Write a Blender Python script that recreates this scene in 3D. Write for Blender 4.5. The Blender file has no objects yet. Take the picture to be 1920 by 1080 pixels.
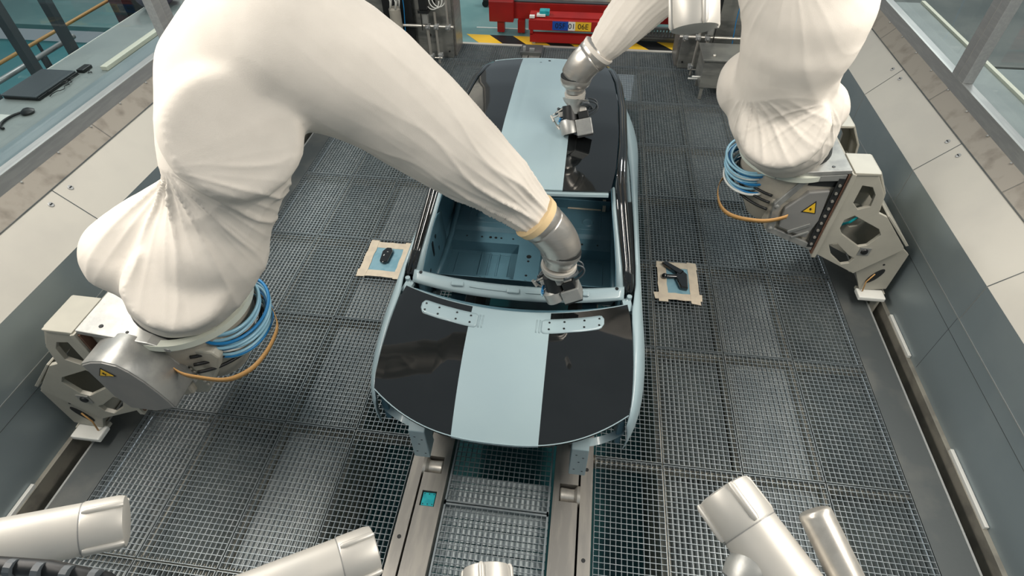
import bpy, bmesh, math, random
from mathutils import Vector, Matrix, noise
random.seed(7)
PI = math.pi
SC = bpy.context.scene
COL = SC.collection

# ------------------------------------------------------------------ camera, world, lights, exposure
cd = bpy.data.cameras.new('camera'); cam = bpy.data.objects.new('camera', cd); COL.objects.link(cam)
cam.location = (0.360, -2.071, 3.876)
cam.rotation_euler = (0.77030, 0.01030, 0.12910)
cd.sensor_width = 36.0; cd.lens = 1056.24 * 36 / 1920
cd.clip_start = 0.05; cd.clip_end = 60
SC.camera = cam
w = bpy.data.worlds.new('world'); SC.world = w; w.use_nodes = True
w.node_tree.nodes['Background'].inputs[0].default_value = (0.80, 0.93, 1.0, 1)
w.node_tree.nodes['Background'].inputs[1].default_value = 0.28
SC.view_settings.view_transform = 'Standard'; SC.view_settings.look = 'None'
SC.view_settings.gamma = 1.0; SC.view_settings.exposure = 0.0; SC.view_settings.use_curve_mapping = False

def area(name, loc, target, sx, sy, power, col):
    l = bpy.data.lights.new(name, 'AREA'); l.shape = 'RECTANGLE'; l.size = sx; l.size_y = sy
    l.energy = power; l.color = col
    o = bpy.data.objects.new(name, l); COL.objects.link(o)
    o.location = loc
    o.rotation_euler = (Vector(target) - Vector(loc)).to_track_quat('-Z', 'Y').to_euler()
    return o
WARM = (1.0, 0.93, 0.84)
area('booth_lamp_left', (-3.4, 0.2, 5.0), (-1.2, 0.6, 0.6), 4.8, 0.6, 290, WARM)
area('booth_lamp_right', (3.4, 0.3, 5.0), (1.2, 0.9, 0.6), 4.8, 0.6, 290, WARM)
area('hall_lamp_left', (-6.5, 9.8, 6.5), (-1.0, 8.4, 0), 2.0, 2.0, 420, (1.0, 0.97, 0.93))
area('hall_lamp_right', (6.5, 9.8, 6.5), (1.0, 8.4, 0), 2.0, 2.0, 380, (1.0, 0.97, 0.93))
area('control_room_fill', (-6.5, 4.5, 5.0), (-6.0, 4.5, 0), 3.0, 6.0, 80, (0.93, 1.0, 1.0))  # added fill that brightens the room behind the left glass, no fixture seen
area('right_room_fill', (6.5, 5.0, 5.0), (6.0, 5.0, 0), 3.0, 6.0, 130, (1.0, 0.98, 0.95))  # added fill for the room behind the right glass, not a visible source

# ------------------------------------------------------------------ helpers
def lin(c):
    r = []
    for v in c:
        v /= 255.0
        r.append(v / 12.92 if v <= 0.04045 else ((v + 0.055) / 1.055) ** 2.4)
    return (*r, 1.0)

def mat(name, c, rough=0.5, metal=0.0, c2=None, scale=6.0, detail=4.0, bump=0.0, bscale=60.0, coat=0.0,
        trans=0.0, lo=0.45, hi=0.62, stretch=None, spec=0.5):
    m = bpy.data.materials.new(name); m.use_nodes = True
    nt = m.node_tree; b = nt.nodes['Principled BSDF']
    b.inputs['Base Color'].default_value = lin(c)
    b.inputs['Roughness'].default_value = rough; b.inputs['Metallic'].default_value = metal
    b.inputs['Specular IOR Level'].default_value = spec
    if coat: b.inputs['Coat Weight'].default_value = coat; b.inputs['Coat Roughness'].default_value = 0.05
    if trans: b.inputs['Transmission Weight'].default_value = trans
    tc = nt.nodes.new('ShaderNodeTexCoord'); mp = nt.nodes.new('ShaderNodeMapping')
    nt.links.new(tc.outputs['Object'], mp.inputs['Vector'])
    if stretch: mp.inputs['Scale'].default_value = stretch
    if c2 is not None:
        n = nt.nodes.new('ShaderNodeTexNoise'); n.inputs['Scale'].default_value = scale; n.inputs['Detail'].default_value = detail
        cr = nt.nodes.new('ShaderNodeValToRGB')
        cr.color_ramp.elements[0].position = lo; cr.color_ramp.elements[1].position = hi
        cr.color_ramp.elements[0].color = lin(c); cr.color_ramp.elements[1].color = lin(c2)
        nt.links.new(mp.outputs[0], n.inputs['Vector']); nt.links.new(n.outputs['Fac'], cr.inputs[0])
        nt.links.new(cr.outputs[0], b.inputs['Base Color'])
    if bump:
        n2 = nt.nodes.new('ShaderNodeTexNoise'); n2.inputs['Scale'].default_value = bscale; n2.inputs['Detail'].default_value = 5
        bp = nt.nodes.new('ShaderNodeBump'); bp.inputs['Strength'].default_value = bump; bp.inputs['Distance'].default_value = 0.01
        nt.links.new(mp.outputs[0], n2.inputs['Vector']); nt.links.new(n2.outputs['Fac'], bp.inputs['Height'])
        nt.links.new(bp.outputs[0], b.inputs['Normal'])
    return m

M = {}
M['grating'] = mat('galvanised_grating', (134, 143, 147), 0.42, 0.6, (148, 155, 158), 9)
M['kerb'] = mat('dull_steel_plate', (86, 91, 92), 0.5, 0.55, (104, 106, 104), 2.5, bump=0.05)
M['rail'] = mat('brushed_rail_steel', (146, 143, 138), 0.38, 0.7, (160, 156, 149), 3, bump=0.04, stretch=(6, 1, 6))
M['wall_low'] = mat('grey_blue_wall_steel', (140, 152, 156), 0.42, 0.3, (147, 158, 161), 1.5)
M['panel'] = mat('white_slanted_panel', (180, 177, 168), 0.5, 0.0, (175, 172, 164), 2)
M['sill'] = mat('stained_sill_steel', (150, 144, 134), 0.45, 0.3, (112, 105, 96), 7, 6, lo=0.5, hi=0.8)
M['frame'] = mat('window_frame_steel', (158, 160, 160), 0.42, 0.45, (166, 168, 167), 5, stretch=(8, 1, 8))
M['seam'] = mat('bright_joint_edge', (176, 178, 176), 0.4, 0.6)
M['dark'] = mat('dark_recess', (34, 37, 38), 0.7, 0.1)
M['black'] = mat('black_plastic', (20, 22, 23), 0.45)
M['pit'] = mat('pit_tray_steel', (200, 205, 204), 0.34, 0.4, (178, 184, 185), 2, bump=0.06, bscale=7)
M['teal_pit'] = mat('teal_pit_paint', (30, 92, 100), 0.35, 0.0, (48, 112, 116), 2)
M['beam'] = mat('pale_support_steel', (168, 164, 152), 0.45, 0.4, (146, 143, 134), 6)
M['body'] = mat('pale_blue_primer_paint', (150, 170, 176), 0.36, 0.0, (153, 173, 178), 2, coat=0.25)
M['body_in'] = mat('shaded_blue_primer', (80, 116, 130), 0.42, 0.0, (75, 110, 124), 3)  # the pale blue body paint, darkened to carry the shade inside the shell
M['gloss'] = mat('gloss_black_paint', (17, 19, 20), 0.06, 0.0, (20, 22, 23), 3, coat=1.0)
M['cloth'] = mat('white_cover_cloth', (214, 207, 197), 0.85, 0.0, (211, 204, 194), 8, bump=0.12, bscale=260)
M['cast'] = mat('beige_cast_metal', (172, 166, 153), 0.5, 0.1, (160, 155, 144), 7, bump=0.05)
M['beige'] = mat('beige_robot_paint', (168, 165, 153), 0.42, 0.0, (162, 159, 148), 5)
M['gcast'] = mat('raw_cast_aluminium', (168, 168, 164), 0.42, 0.55, (146, 147, 145), 6, bump=0.06)
M['gcover'] = mat('grey_cover_paint', (134, 134, 132), 0.45, 0.25, (140, 139, 136), 4)
M['ring'] = mat('pale_green_plastic_ring', (192, 196, 184), 0.4)
M['wrist'] = mat('satin_wrist_aluminium', (186, 181, 174), 0.3, 0.75, (176, 172, 166), 5, stretch=(1, 1, 5))
M['housing'] = mat('silver_housing_paint', (196, 192, 184), 0.46, 0.4, (190, 187, 180), 6)
M['housing_cap'] = mat('pale_housing_plastic', (206, 206, 200), 0.35)
M['tube'] = mat('polished_stainless_tube', (200, 195, 186), 0.34, 0.7, (190, 185, 176), 3, stretch=(10, 10, 1))
M['blue'] = mat('blue_air_hose', (28, 120, 178), 0.35)
M['pblue'] = mat('pale_blue_hose', (140, 186, 206), 0.3, spec=0.7)
M['white'] = mat('white_plastic', (222, 222, 216), 0.4)
M['hose'] = mat('grey_rubber_hose', (70, 76, 80), 0.4)
M['orange'] = mat('amber_strap', (196, 150, 92), 0.5)
M['tape'] = mat('cream_masking_tape', (214, 200, 178), 0.7, 0, (204, 190, 170), 14)
M['pad'] = mat('light_blue_pad', (126, 166, 180), 0.6, 0, (112, 156, 172), 12)
M['yellow'] = mat('warning_yellow', (226, 182, 44), 0.45)
M['red'] = mat('red_conveyor_paint', (156, 24, 20), 0.42, 0, (138, 22, 20), 2)
M['teal'] = mat('teal_floor_paint', (96, 136, 136), 0.4, 0, (110, 146, 145), 1.2)
M['teal_l'] = mat('teal_hall_floor', (74, 140, 146), 0.3, 0, (90, 152, 156), 0.8)
M['label_blue'] = mat('blue_label', (24, 74, 160), 0.4)
M['stainless'] = mat('stainless_cabinet', (146, 146, 140), 0.34, 0.5, (118, 119, 116), 2.5, bump=0.03, stretch=(1, 1, 4))
M['desk'] = mat('grey_desk_top', (150, 156, 154), 0.4, 0, (142, 148, 147), 2)
M['cream'] = mat('cream_channel', (222, 218, 200), 0.5)
M['sensor'] = mat('turquoise_sensor_face', (28, 160, 168), 0.35, 0, (20, 140, 152), 20)
M['hall_grey'] = mat('grey_hall_floor', (120, 122, 118), 0.4, 0, (104, 108, 106), 1)
M['purple'] = mat('mauve_fabric', (84, 84, 100), 0.8)
M['cuff_tape'] = mat('pale_amber_tape', (224, 196, 150), .6)
M['louvre'] = mat('pale_louvre_coating', (196, 206, 208), 0.5)
M['rust'] = mat('rust_brown_edge', (110, 82, 68), 0.7, 0.2)
g = bpy.data.materials.new('window_glass'); g.use_nodes = True
nt = g.node_tree; nt.nodes.remove(nt.nodes['Principled BSDF'])
out = nt.nodes['Material Output']; tr = nt.nodes.new('ShaderNodeBsdfTransparent'); gl = nt.nodes.new('ShaderNodeBsdfGlossy')
gl.inputs['Roughness'].default_value = 0.02; tr.inputs[0].default_value = (0.88, 0.92, 0.92, 1)
fr = nt.nodes.new('ShaderNodeLayerWeight'); fr.inputs[0].default_value = 0.5
pw_ = nt.nodes.new('ShaderNodeMath'); pw_.operation = 'POWER'; pw_.inputs[1].default_value = 5.0
ma_ = nt.nodes.new('ShaderNodeMath'); ma_.operation = 'MULTIPLY_ADD'; ma_.inputs[1].default_value = 0.8; ma_.inputs[2].default_value = 0.045
mx = nt.nodes.new('ShaderNodeMixShader')
nt.links.new(fr.outputs['Facing'], pw_.inputs[0]); nt.links.new(pw_.outputs[0], ma_.inputs[0]); nt.links.new(ma_.outputs[0], mx.inputs[0])
nt.links.new(tr.outputs[0], mx.inputs[1]); nt.links.new(gl.outputs[0], mx.inputs[2])
nt.links.new(mx.outputs[0], out.inputs[0]); M['glass'] = g

class MB:
    def __init__(s): s.v = []; s.f = []; s.mi = []; s.cur = 0
    def add(s, vs, fs):
        b = len(s.v); s.v += [Vector(v) for v in vs]
        for f in fs: s.f.append([b + i for i in f]); s.mi.append(s.cur)
        return s
    def box(s, lo, hi, rot=None, c=None):
        x0, y0, z0 = lo; x1, y1, z1 = hi
        vs = [Vector(p) for p in ((x0, y0, z0), (x1, y0, z0), (x1, y1, z0), (x0, y1, z0), (x0, y0, z1), (x1, y0, z1), (x1, y1, z1), (x0, y1, z1))]
        if rot is not None:
            cc = Vector(c) if c is not None else (Vector(lo) + Vector(hi)) / 2
            vs = [cc + rot @ (v - cc) for v in vs]
        return s.add(vs, [(0, 3, 2, 1), (4, 5, 6, 7), (0, 1, 5, 4), (1, 2, 6, 5), (2, 3, 7, 6), (3, 0, 4, 7)])
    def prism(s, pts, axis, a, b):
        """closed polygon pts (2-D) swept along an axis from a to b"""
        n = len(pts); vs = []
        for t in (a, b):
            for p, q in pts:
                vs.append((t, p, q) if axis == 'x' else (p, t, q) if axis == 'y' else (p, q, t))
        return s.add(vs, [tuple(range(n))[::-1], tuple(range(n, 2 * n))] + [(i, (i + 1) % n, n + (i + 1) % n, n + i) for i in range(n)])
    def lathe(s, p0, p1, prof, n=32, cap=True, ov=1.0):
        """prof: (t, r) along p0->p1, t in 0..1 may leave that range"""
        p0 = Vector(p0); p1 = Vector(p1); d = p1 - p0; z = d.normalized()
        x = z.orthogonal().normalized(); y = z.cross(x)
        b = len(s.v)
        for t, r in prof:
            for k in range(n):
                a = 2 * PI * k / n; s.v.append(p0 + d * t + x * (r * math.cos(a)) + y * (r * ov * math.sin(a)))
        for j in range(len(prof) - 1):
            for k in range(n):
                s.f.append([b + j * n + k, b + j * n + (k + 1) % n, b + (j + 1) * n + (k + 1) % n, b + (j + 1) * n + k]); s.mi.append(s.cur)
        if cap:
            s.f.append([b + k for k in range(n)][::-1]); s.mi.append(s.cur)
            e = b + (len(prof) - 1) * n; s.f.append([e + k for k in range(n)]); s.mi.append(s.cur)
        return s
    def cyl(s, p0, p1, r, n=16): return s.lathe(p0, p1, [(0, r), (1, r)], n)
    def tube(s, pts, r, n=8, closed=False):
        pts = [Vector(p) for p in pts]; m = len(pts); b = len(s.v); up = None
        for i, p in enumerate(pts):
            if closed: t = pts[(i + 1) % m] - pts[i - 1]
            else: t = pts[min(i + 1, m - 1)] - pts[max(i - 1, 0)]
            t.normalize()
            if up is None: up = t.orthogonal().normalized()
            up = (up - t * up.dot(t)); up = up.normalized() if up.length > 1e-6 else t.orthogonal().normalized()
            sd = t.cross(up); rr = r[i] if isinstance(r, (list, tuple)) else r
            for k in range(n):
                a = 2 * PI * k / n; s.v.append(p + up * (rr * math.cos(a)) + sd * (rr * math.sin(a)))
        for i in range(m if closed else m - 1):
            j = (i + 1) % m
            for k in range(n):
                s.f.append([b + i * n + k, b + i * n + (k + 1) % n, b + j * n + (k + 1) % n, b + j * n + k]); s.mi.append(s.cur)
        if not closed:
            s.f.append([b + k for k in range(n)][::-1]); s.mi.append(s.cur)
            e = b + (m - 1) * n; s.f.append([e + k for k in range(n)]); s.mi.append(s.cur)
        return s
    def sphere(s, c, r, n=20, m=12, sc=(1, 1, 1)):
        c = Vector(c); b = len(s.v)
        for j in range(1, m):
            ph = PI * j / m
            for k in range(n):
                a = 2 * PI * k / n
                s.v.append(c + Vector((r * sc[0] * math.sin(ph) * math.cos(a), r * sc[1] * math.sin(ph) * math.sin(a), r * sc[2] * math.cos(ph))))
        s.v.append(c + Vector((0, 0, r * sc[2]))); s.v.append(c - Vector((0, 0, r * sc[2]))); top = len(s.v) - 2
        for j in range(m - 2):
            for k in range(n):
                s.f.append([b + j * n + k, b + (j + 1) * n + k, b + (j + 1) * n + (k + 1) % n, b + j * n + (k + 1) % n]); s.mi.append(s.cur)
        for k in range(n):
            s.f.append([top, b + k, b + (k + 1) % n]); s.mi.append(s.cur)
            s.f.append([top + 1, b + (m - 2) * n + (k + 1) % n, b + (m - 2) * n + k]); s.mi.append(s.cur)
        return s
    def grid(s, rows, closed=False):
        b = len(s.v); n = len(rows[0])
        for r in rows: s.v += [Vector(p) for p in r]
        for j in range(len(rows) - 1):
            for k in range(n - 1):
                s.f.append([b + j * n + k, b + j * n + k + 1, b + (j + 1) * n + k + 1, b + (j + 1) * n + k]); s.mi.append(s.cur)
        return s

V = Vector
ROOT = {}
SPLIT = {'hole', 'crease', 'floor_rib', 'side_pin', 'floor_hole', 'side_hole', 'bolt', 'corner_bolt', 'screw', 'bolt_hole', 'slit', 'clear_tube',
         'desk_leg', 'bench_leg', 'looped_hose', 'black_cable', 'hole_plug', 'roof_hole', 'pressed_rib', 'hook', 'raised_rib', 'plate_bore', 'mark', 'rib',
         'seam_tape', 'plate_hole', 'fitting', 'under_rail', 'print_tile', 'plenum_bracket', 'lower_beam', 'cross_bar', 'pin_connector', 'slat', 'top_flange'}
def pieces(mb):
    par = list(range(len(mb.v)))
    def find(a):
        while par[a] != a: par[a] = par[par[a]]; a = par[a]
        return a
    for f in mb.f:
        r = find(f[0])
        for i in f[1:]: par[find(i)] = r
    gr = {}
    for fi, f in enumerate(mb.f): gr.setdefault(find(f[0]), []).append(fi)
    out_ = []
    for k, fl_ in gr.items():
        q = MB(); mp_ = {}
        for fi in fl_:
            nf = []
            for i in mb.f[fi]:
                if i not in mp_: mp_[i] = len(q.v); q.v.append(mb.v[i])
                nf.append(mp_[i])
            q.f.append(nf); q.mi.append(mb.mi[fi])
        out_.append(q)
    return out_
def obj(name, mb, m, parent=None, **k):
    if name in SPLIT and parent is not None:
        return [obj1(name, q, m, parent, **k) for q in pieces(mb)][0]
    return obj1(name, mb, m, parent, **k)
def obj1(name, mb, m, parent=None, smooth=False, bevel=0.0, solid=0.0, sub=0, origin=None):
    me = bpy.data.meshes.new(name)
    base = ROOT.get(parent, Vector((0, 0, 0))) if parent else Vector(origin or (0, 0, 0))
    me.from_pydata([tuple(v - base) for v in mb.v], [], mb.f)
    ms = m if isinstance(m, (list, tuple)) else [m]
    for k in ms: me.materials.append(M[k])
    if len(ms) > 1: me.polygons.foreach_set('material_index', mb.mi)
    bm = bmesh.new(); bm.from_mesh(me); bmesh.ops.recalc_face_normals(bm, faces=bm.faces); bm.to_mesh(me); bm.free()
    o = bpy.data.objects.new(name, me); COL.objects.link(o)
    if parent: o.parent = parent; ROOT[o] = base
    else: o.location = base; ROOT[o] = base
    if solid: md = o.modifiers.new('thickness', 'SOLIDIFY'); md.thickness = solid; md.offset = -1
    if bevel: md = o.modifiers.new('bevel', 'BEVEL'); md.width = bevel; md.segments = 2; md.limit_method = 'ANGLE'; md.angle_limit = 0.7
    if sub: md = o.modifiers.new('sub', 'SUBSURF'); md.levels = sub; md.render_levels = sub
    if smooth:
        me.polygons.foreach_set('use_smooth', [True] * len(me.polygons))
        if smooth != 'all':
            md = o.modifiers.new('split', 'EDGE_SPLIT'); md.split_angle = math.radians(38)
    me.update()
    return o
def thing(name, label, cat, loc=(0, 0, 0), group=None):
    o = bpy.data.objects.new(name, None); COL.objects.link(o); o.location = loc; o.empty_display_size = 0.1
    ROOT[o] = Vector(loc); o['label'] = label; o['category'] = cat
    if group: o['group'] = group
    return o
def tag(o, label, cat, group=None, kind=None):
    o['label'] = label; o['category'] = cat
    if group: o['group'] = group
    if kind: o['kind'] = kind
    return o
def struct(name, mb, m, **k):
    o = obj(name, mb, m, **k); o['kind'] = 'structure'; return o
def copy_tree(o, loc, label):
    r = o.copy(); COL.objects.link(r); r.location = loc; r['label'] = label
    for ch in list(o.children):
        c = ch.copy(); COL.objects.link(c); c.parent = r
        for g2 in ch.children:
            d = g2.copy(); COL.objects.link(d); d.parent = c
    return r
def text_mb(txt, size, origin, xdir, ydir, depth=0.001):
    cu = bpy.data.curves.new('t', 'FONT'); cu.body = txt; cu.size = size; cu.align_x = 'CENTER'; cu.align_y = 'CENTER'; cu.extrude = depth
    to = bpy.data.objects.new('t', cu); COL.objects.link(to)
    me = to.to_mesh(); mb = MB()
    X = Vector(xdir).normalized(); Y = Vector(ydir).normalized(); Z = X.cross(Y); O = Vector(origin)
    mb.add([O + X * v.co.x + Y * v.co.y + Z * v.co.z for v in me.vertices], [tuple(p.vertices) for p in me.polygons])
    to.to_mesh_clear(); bpy.data.objects.remove(to); bpy.data.curves.remove(cu)
    return mb
def arc(c, r, a0, a1, n, z0, z1, ry=None):
    return [(c[0] + r * math.cos(a0 + (a1 - a0) * i / n), c[1] + (ry or r) * math.sin(a0 + (a1 - a0) * i / n), z0 + (z1 - z0) * i / n) for i in range(n + 1)]
def lerp(a, b, t): return a + (b - a) * t
def interp(xs, ys, x):
    if x <= xs[0]: return ys[0]
    for i in range(len(xs) - 1):
        if x <= xs[i + 1]: return lerp(ys[i], ys[i + 1], (x - xs[i]) / (xs[i + 1] - xs[i]))
    return ys[-1]

# ------------------------------------------------------------------ floor of the booth
YN, YF = -3.3, 7.15
W = 0.5724; X3 = 2.882; XI = X3 - 3 * W      # 1.165
for s in (-1, 1):
    nm = 'left' if s < 0 else 'right'
    a, b = sorted((s * X3, s * 3.12))
    struct('floor' if s < 0 else 'floor', MB().box((a, YN, -0.06), (b, YF, 0.0)), 'kerb')
    struct('trim_1' if s < 0 else 'trim_2', MB().box((min(s * 3.12, s * 3.135), YN, -0.30), (max(s * 3.12, s * 3.135), YF, 0.004)), 'seam')
# pit below the gratings
pit = MB()
for s in (-1, 1):
    n_ = 15 * 3 * 8; ra, rb = [], []
    for i in range(n_ + 1):
        x = s * lerp(XI + .02, X3, i / n_); ph = 2 * PI * (i / 8)
        z = (-.105, -.102, -.100, -.102, -.105, -.15, -.16, -.15)[i % 8]
        ra.append((x, YN, z)); rb.append((x, YF, z))
    pit.grid([ra, rb])
struct('floor', pit, 'pit')
struct('floor', MB().box((-XI, YN, -0.95), (XI, YF, -0.90)), 'teal_pit')
pw = MB()
for s in (-1, 1): pw.box((min(s * XI, s * (XI + .03)), YN, -0.95), (max(s * XI, s * (XI + .03)), YF, -0.24))
struct('trim_3', pw, 'beam')
bm_ = MB()
k = -3
while k * 1.1 < YF:
    y = k * 1.1
    for s in (-1, 1):
        a, b = sorted((s * 0.66, s * X3)); bm_.box((a, y - 0.035, -0.12), (b, y + 0.035, -0.042))
    k += 1
for s in (-1, 1):
    for i in range(4):
        x = s * (XI + i * W)
        if i < 3: bm_.box((x - 0.03, YN, -0.13), (x + 0.03, YF, -0.05))
struct('trim_4', bm_, 'beam')

def grating_mesh(wx, wy, nx, ny):
    m = MB(); g_ = 0.006
    x0, x1, y0, y1 = g_, wx - g_, g_, wy - g_
    t = 0.0016
    for i in range(nx + 1):
        x = lerp(x0 + t, x1 - t, i / nx); m.box((x - t, y0, -0.034), (x + t, y1, -0.002))
    for j in range(ny + 1):
        y = lerp(y0 + t, y1 - t, j / ny); tt = 0.0019
        m.box((x0, y - tt, -0.008 if 0 < j < ny else -0.034), (x1, y + tt, 0.0))
    return m
ORD = ['nearest', 'second', 'third', 'fourth', 'fifth', 'sixth', 'seventh', 'eighth', 'ninth', 'tenth']
protos = {}
def gratings(x0, wx, nx, side, colname):
    row = 0
    for k in range(-2, 7):
        y = k * 1.1; wy = 1.1 if k < 6 else YF - y
        key = (round(wx, 3), k == 6)
        lab = f'galvanised floor grating, {ORD[row]} row from the camera, {colname} column {side} of the car'
        if key not in protos:
            o = obj('floor_grating', grating_mesh(wx, wy, nx, round(wy / 0.0393)), 'grating', origin=(0, 0, 0)); protos[key] = o
        else:
            o = protos[key].copy(); COL.objects.link(o)
        o.location = (x0, y, 0); tag(o, lab, 'floor grating', 'galvanised floor gratings'); row += 1
for s, side in ((-1, 'left'), (1, 'right')):
    for i, cn in enumerate(('inner wide', 'middle wide', 'outermost wide')):
        x = XI + i * W
        gratings(x if s > 0 else -(x + W), W, 15, side, cn)
    gratings(0.672 if s > 0 else -XI, XI - 0.672, 13, side, 'narrow')
# centre gratings between the rails
for k, (ya, yb) in enumerate(((-2.35, -1.42), (-1.41, -0.48), (-0.47, 0.46), (0.47, 1.4), (6.2, YF))):
    m = grating_mesh(0.73, yb - ya, 19, 24)
    m.box((0, 0, -0.04), (0.012, yb - ya, 0.004)); m.box((0.718, 0, -0.04), (0.73, yb - ya, 0.004))
    m.box((0, 0, -0.04), (0.73, 0.012, 0.004)); m.box((0, yb - ya - 0.012, -0.04), (0.73, yb - ya, 0.004))
    o = obj('floor_grating', m, 'grating'); o.location = (-0.365, ya, 0)
    tag(o, ['framed grating between the steel rails, nearest the camera', 'framed grating between the steel rails, below the lower edge of the hood',
            'framed grating between the rails, tucked under the hood front', 'framed grating between the rails under the middle of the car',
            'framed grating between the rails behind the car'][k], 'floor grating', 'framed gratings between the rails')
# louvred tray below the centre gratings
lv = MB()
for i in range(28):
    y = -1.7 + i * 0.053
    lv.box((-0.37, y, -0.11), (0.37, y + 0.044, -0.106), Matrix.Rotation(0.38, 3, 'X'))
tag(obj('drain_louvre', lv, 'louvre'), 'pale louvred drain tray seen through the centre grating near the camera', 'drain tray')
# rails
for s in (-1, 1):
    t = thing('conveyor_rail', ('left' if s < 0 else 'right') + ' stained steel conveyor rail plate with rollers beside the centre grating', 'rail', (s * 0.52, 0, 0))
    m = MB()
    def bx(xa, xb, ya, yb, z0=-0.2, z1=0.012):
        a, b = sorted((s * xa, s * xb)); m.box((a, ya, z0), (b, yb, z1))
    ry = -0.215 if s < 0 else -0.31
    sy = -0.47
    # plate with openings for the rollers and the sensor
    cuts = [(ry - 0.065, ry + 0.065)]
    if s < 0: cuts.append((sy - 0.055, sy + 0.055))
    cuts += [(-1.33, -1.2), (1.0, 1.13), (2.4, 2.53), (3.8, 3.93), (5.2, 5.33)]
    cuts.sort(); ya = YN
    bx(0.385, 0.43, YN, YF)
    for c0, c1 in cuts:
        bx(0.43, 0.56, ya, c0); ya = c1
        if s < 0 and abs((c0 + c1) / 2 - sy) < 0.01: bx(0.535, 0.56, c0, c1)
    bx(0.43, 0.56, ya, YF)
    obj('plate', m, 'rail', t)
    m = MB(); a, b = sorted((s * 0.575, s * 0.66)); m.box((a, YN, -0.2), (b, YF, 0.012)); obj('outer_strip', m, 'rail', t)
    m = MB(); a, b = sorted((s * 0.385, s * 0.66)); m.box((a, YN, -0.22), (b, YF, -0.201)); obj('channel_floor', m, 'dark', t)
    for c0, c1 in cuts:
        yc = (c0 + c1) / 2
        if s < 0 and abs(yc - sy) < 0.01: continue
        m = MB(); m.lathe((s * 0.435, yc, -0.04), (s * 0.575, yc, -0.04), [(0, .05), (.05, .055), (.55, .05), (.7, .052), (.85, .075), (1, .078)], 28)
        obj('roller', m, 'tube', t, smooth=True)
    bo = MB()
    for y in (-0.12, -0.75, -1.6, 0.9):
        bo.lathe((s * 0.615, y, 0.011), (s * 0.615, y, 0.0135), [(0, .014), (1, .014)], 14)
    obj('bolt_hole', bo, 'black', t)
se = thing('floor_sensor', 'square turquoise sensor plate set in the left steel rail', 'sensor', (-0.482, -0.47, 0))
obj('sensor_face', MB().box((-0.528, -0.518, -0.03), (-0.437, -0.422, 0.0)), 'sensor', se, bevel=0.004)
m = MB()
for i in range(-1, 2):
    for j in (-1, 1):
        m.cyl((-0.482 + i * 0.033, -0.47 + j * 0.036, 0.0), (-0.482 + i * 0.033, -0.47 + j * 0.036, 0.002), 0.004, 8)
obj('screw', m, 'black', se)

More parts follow.
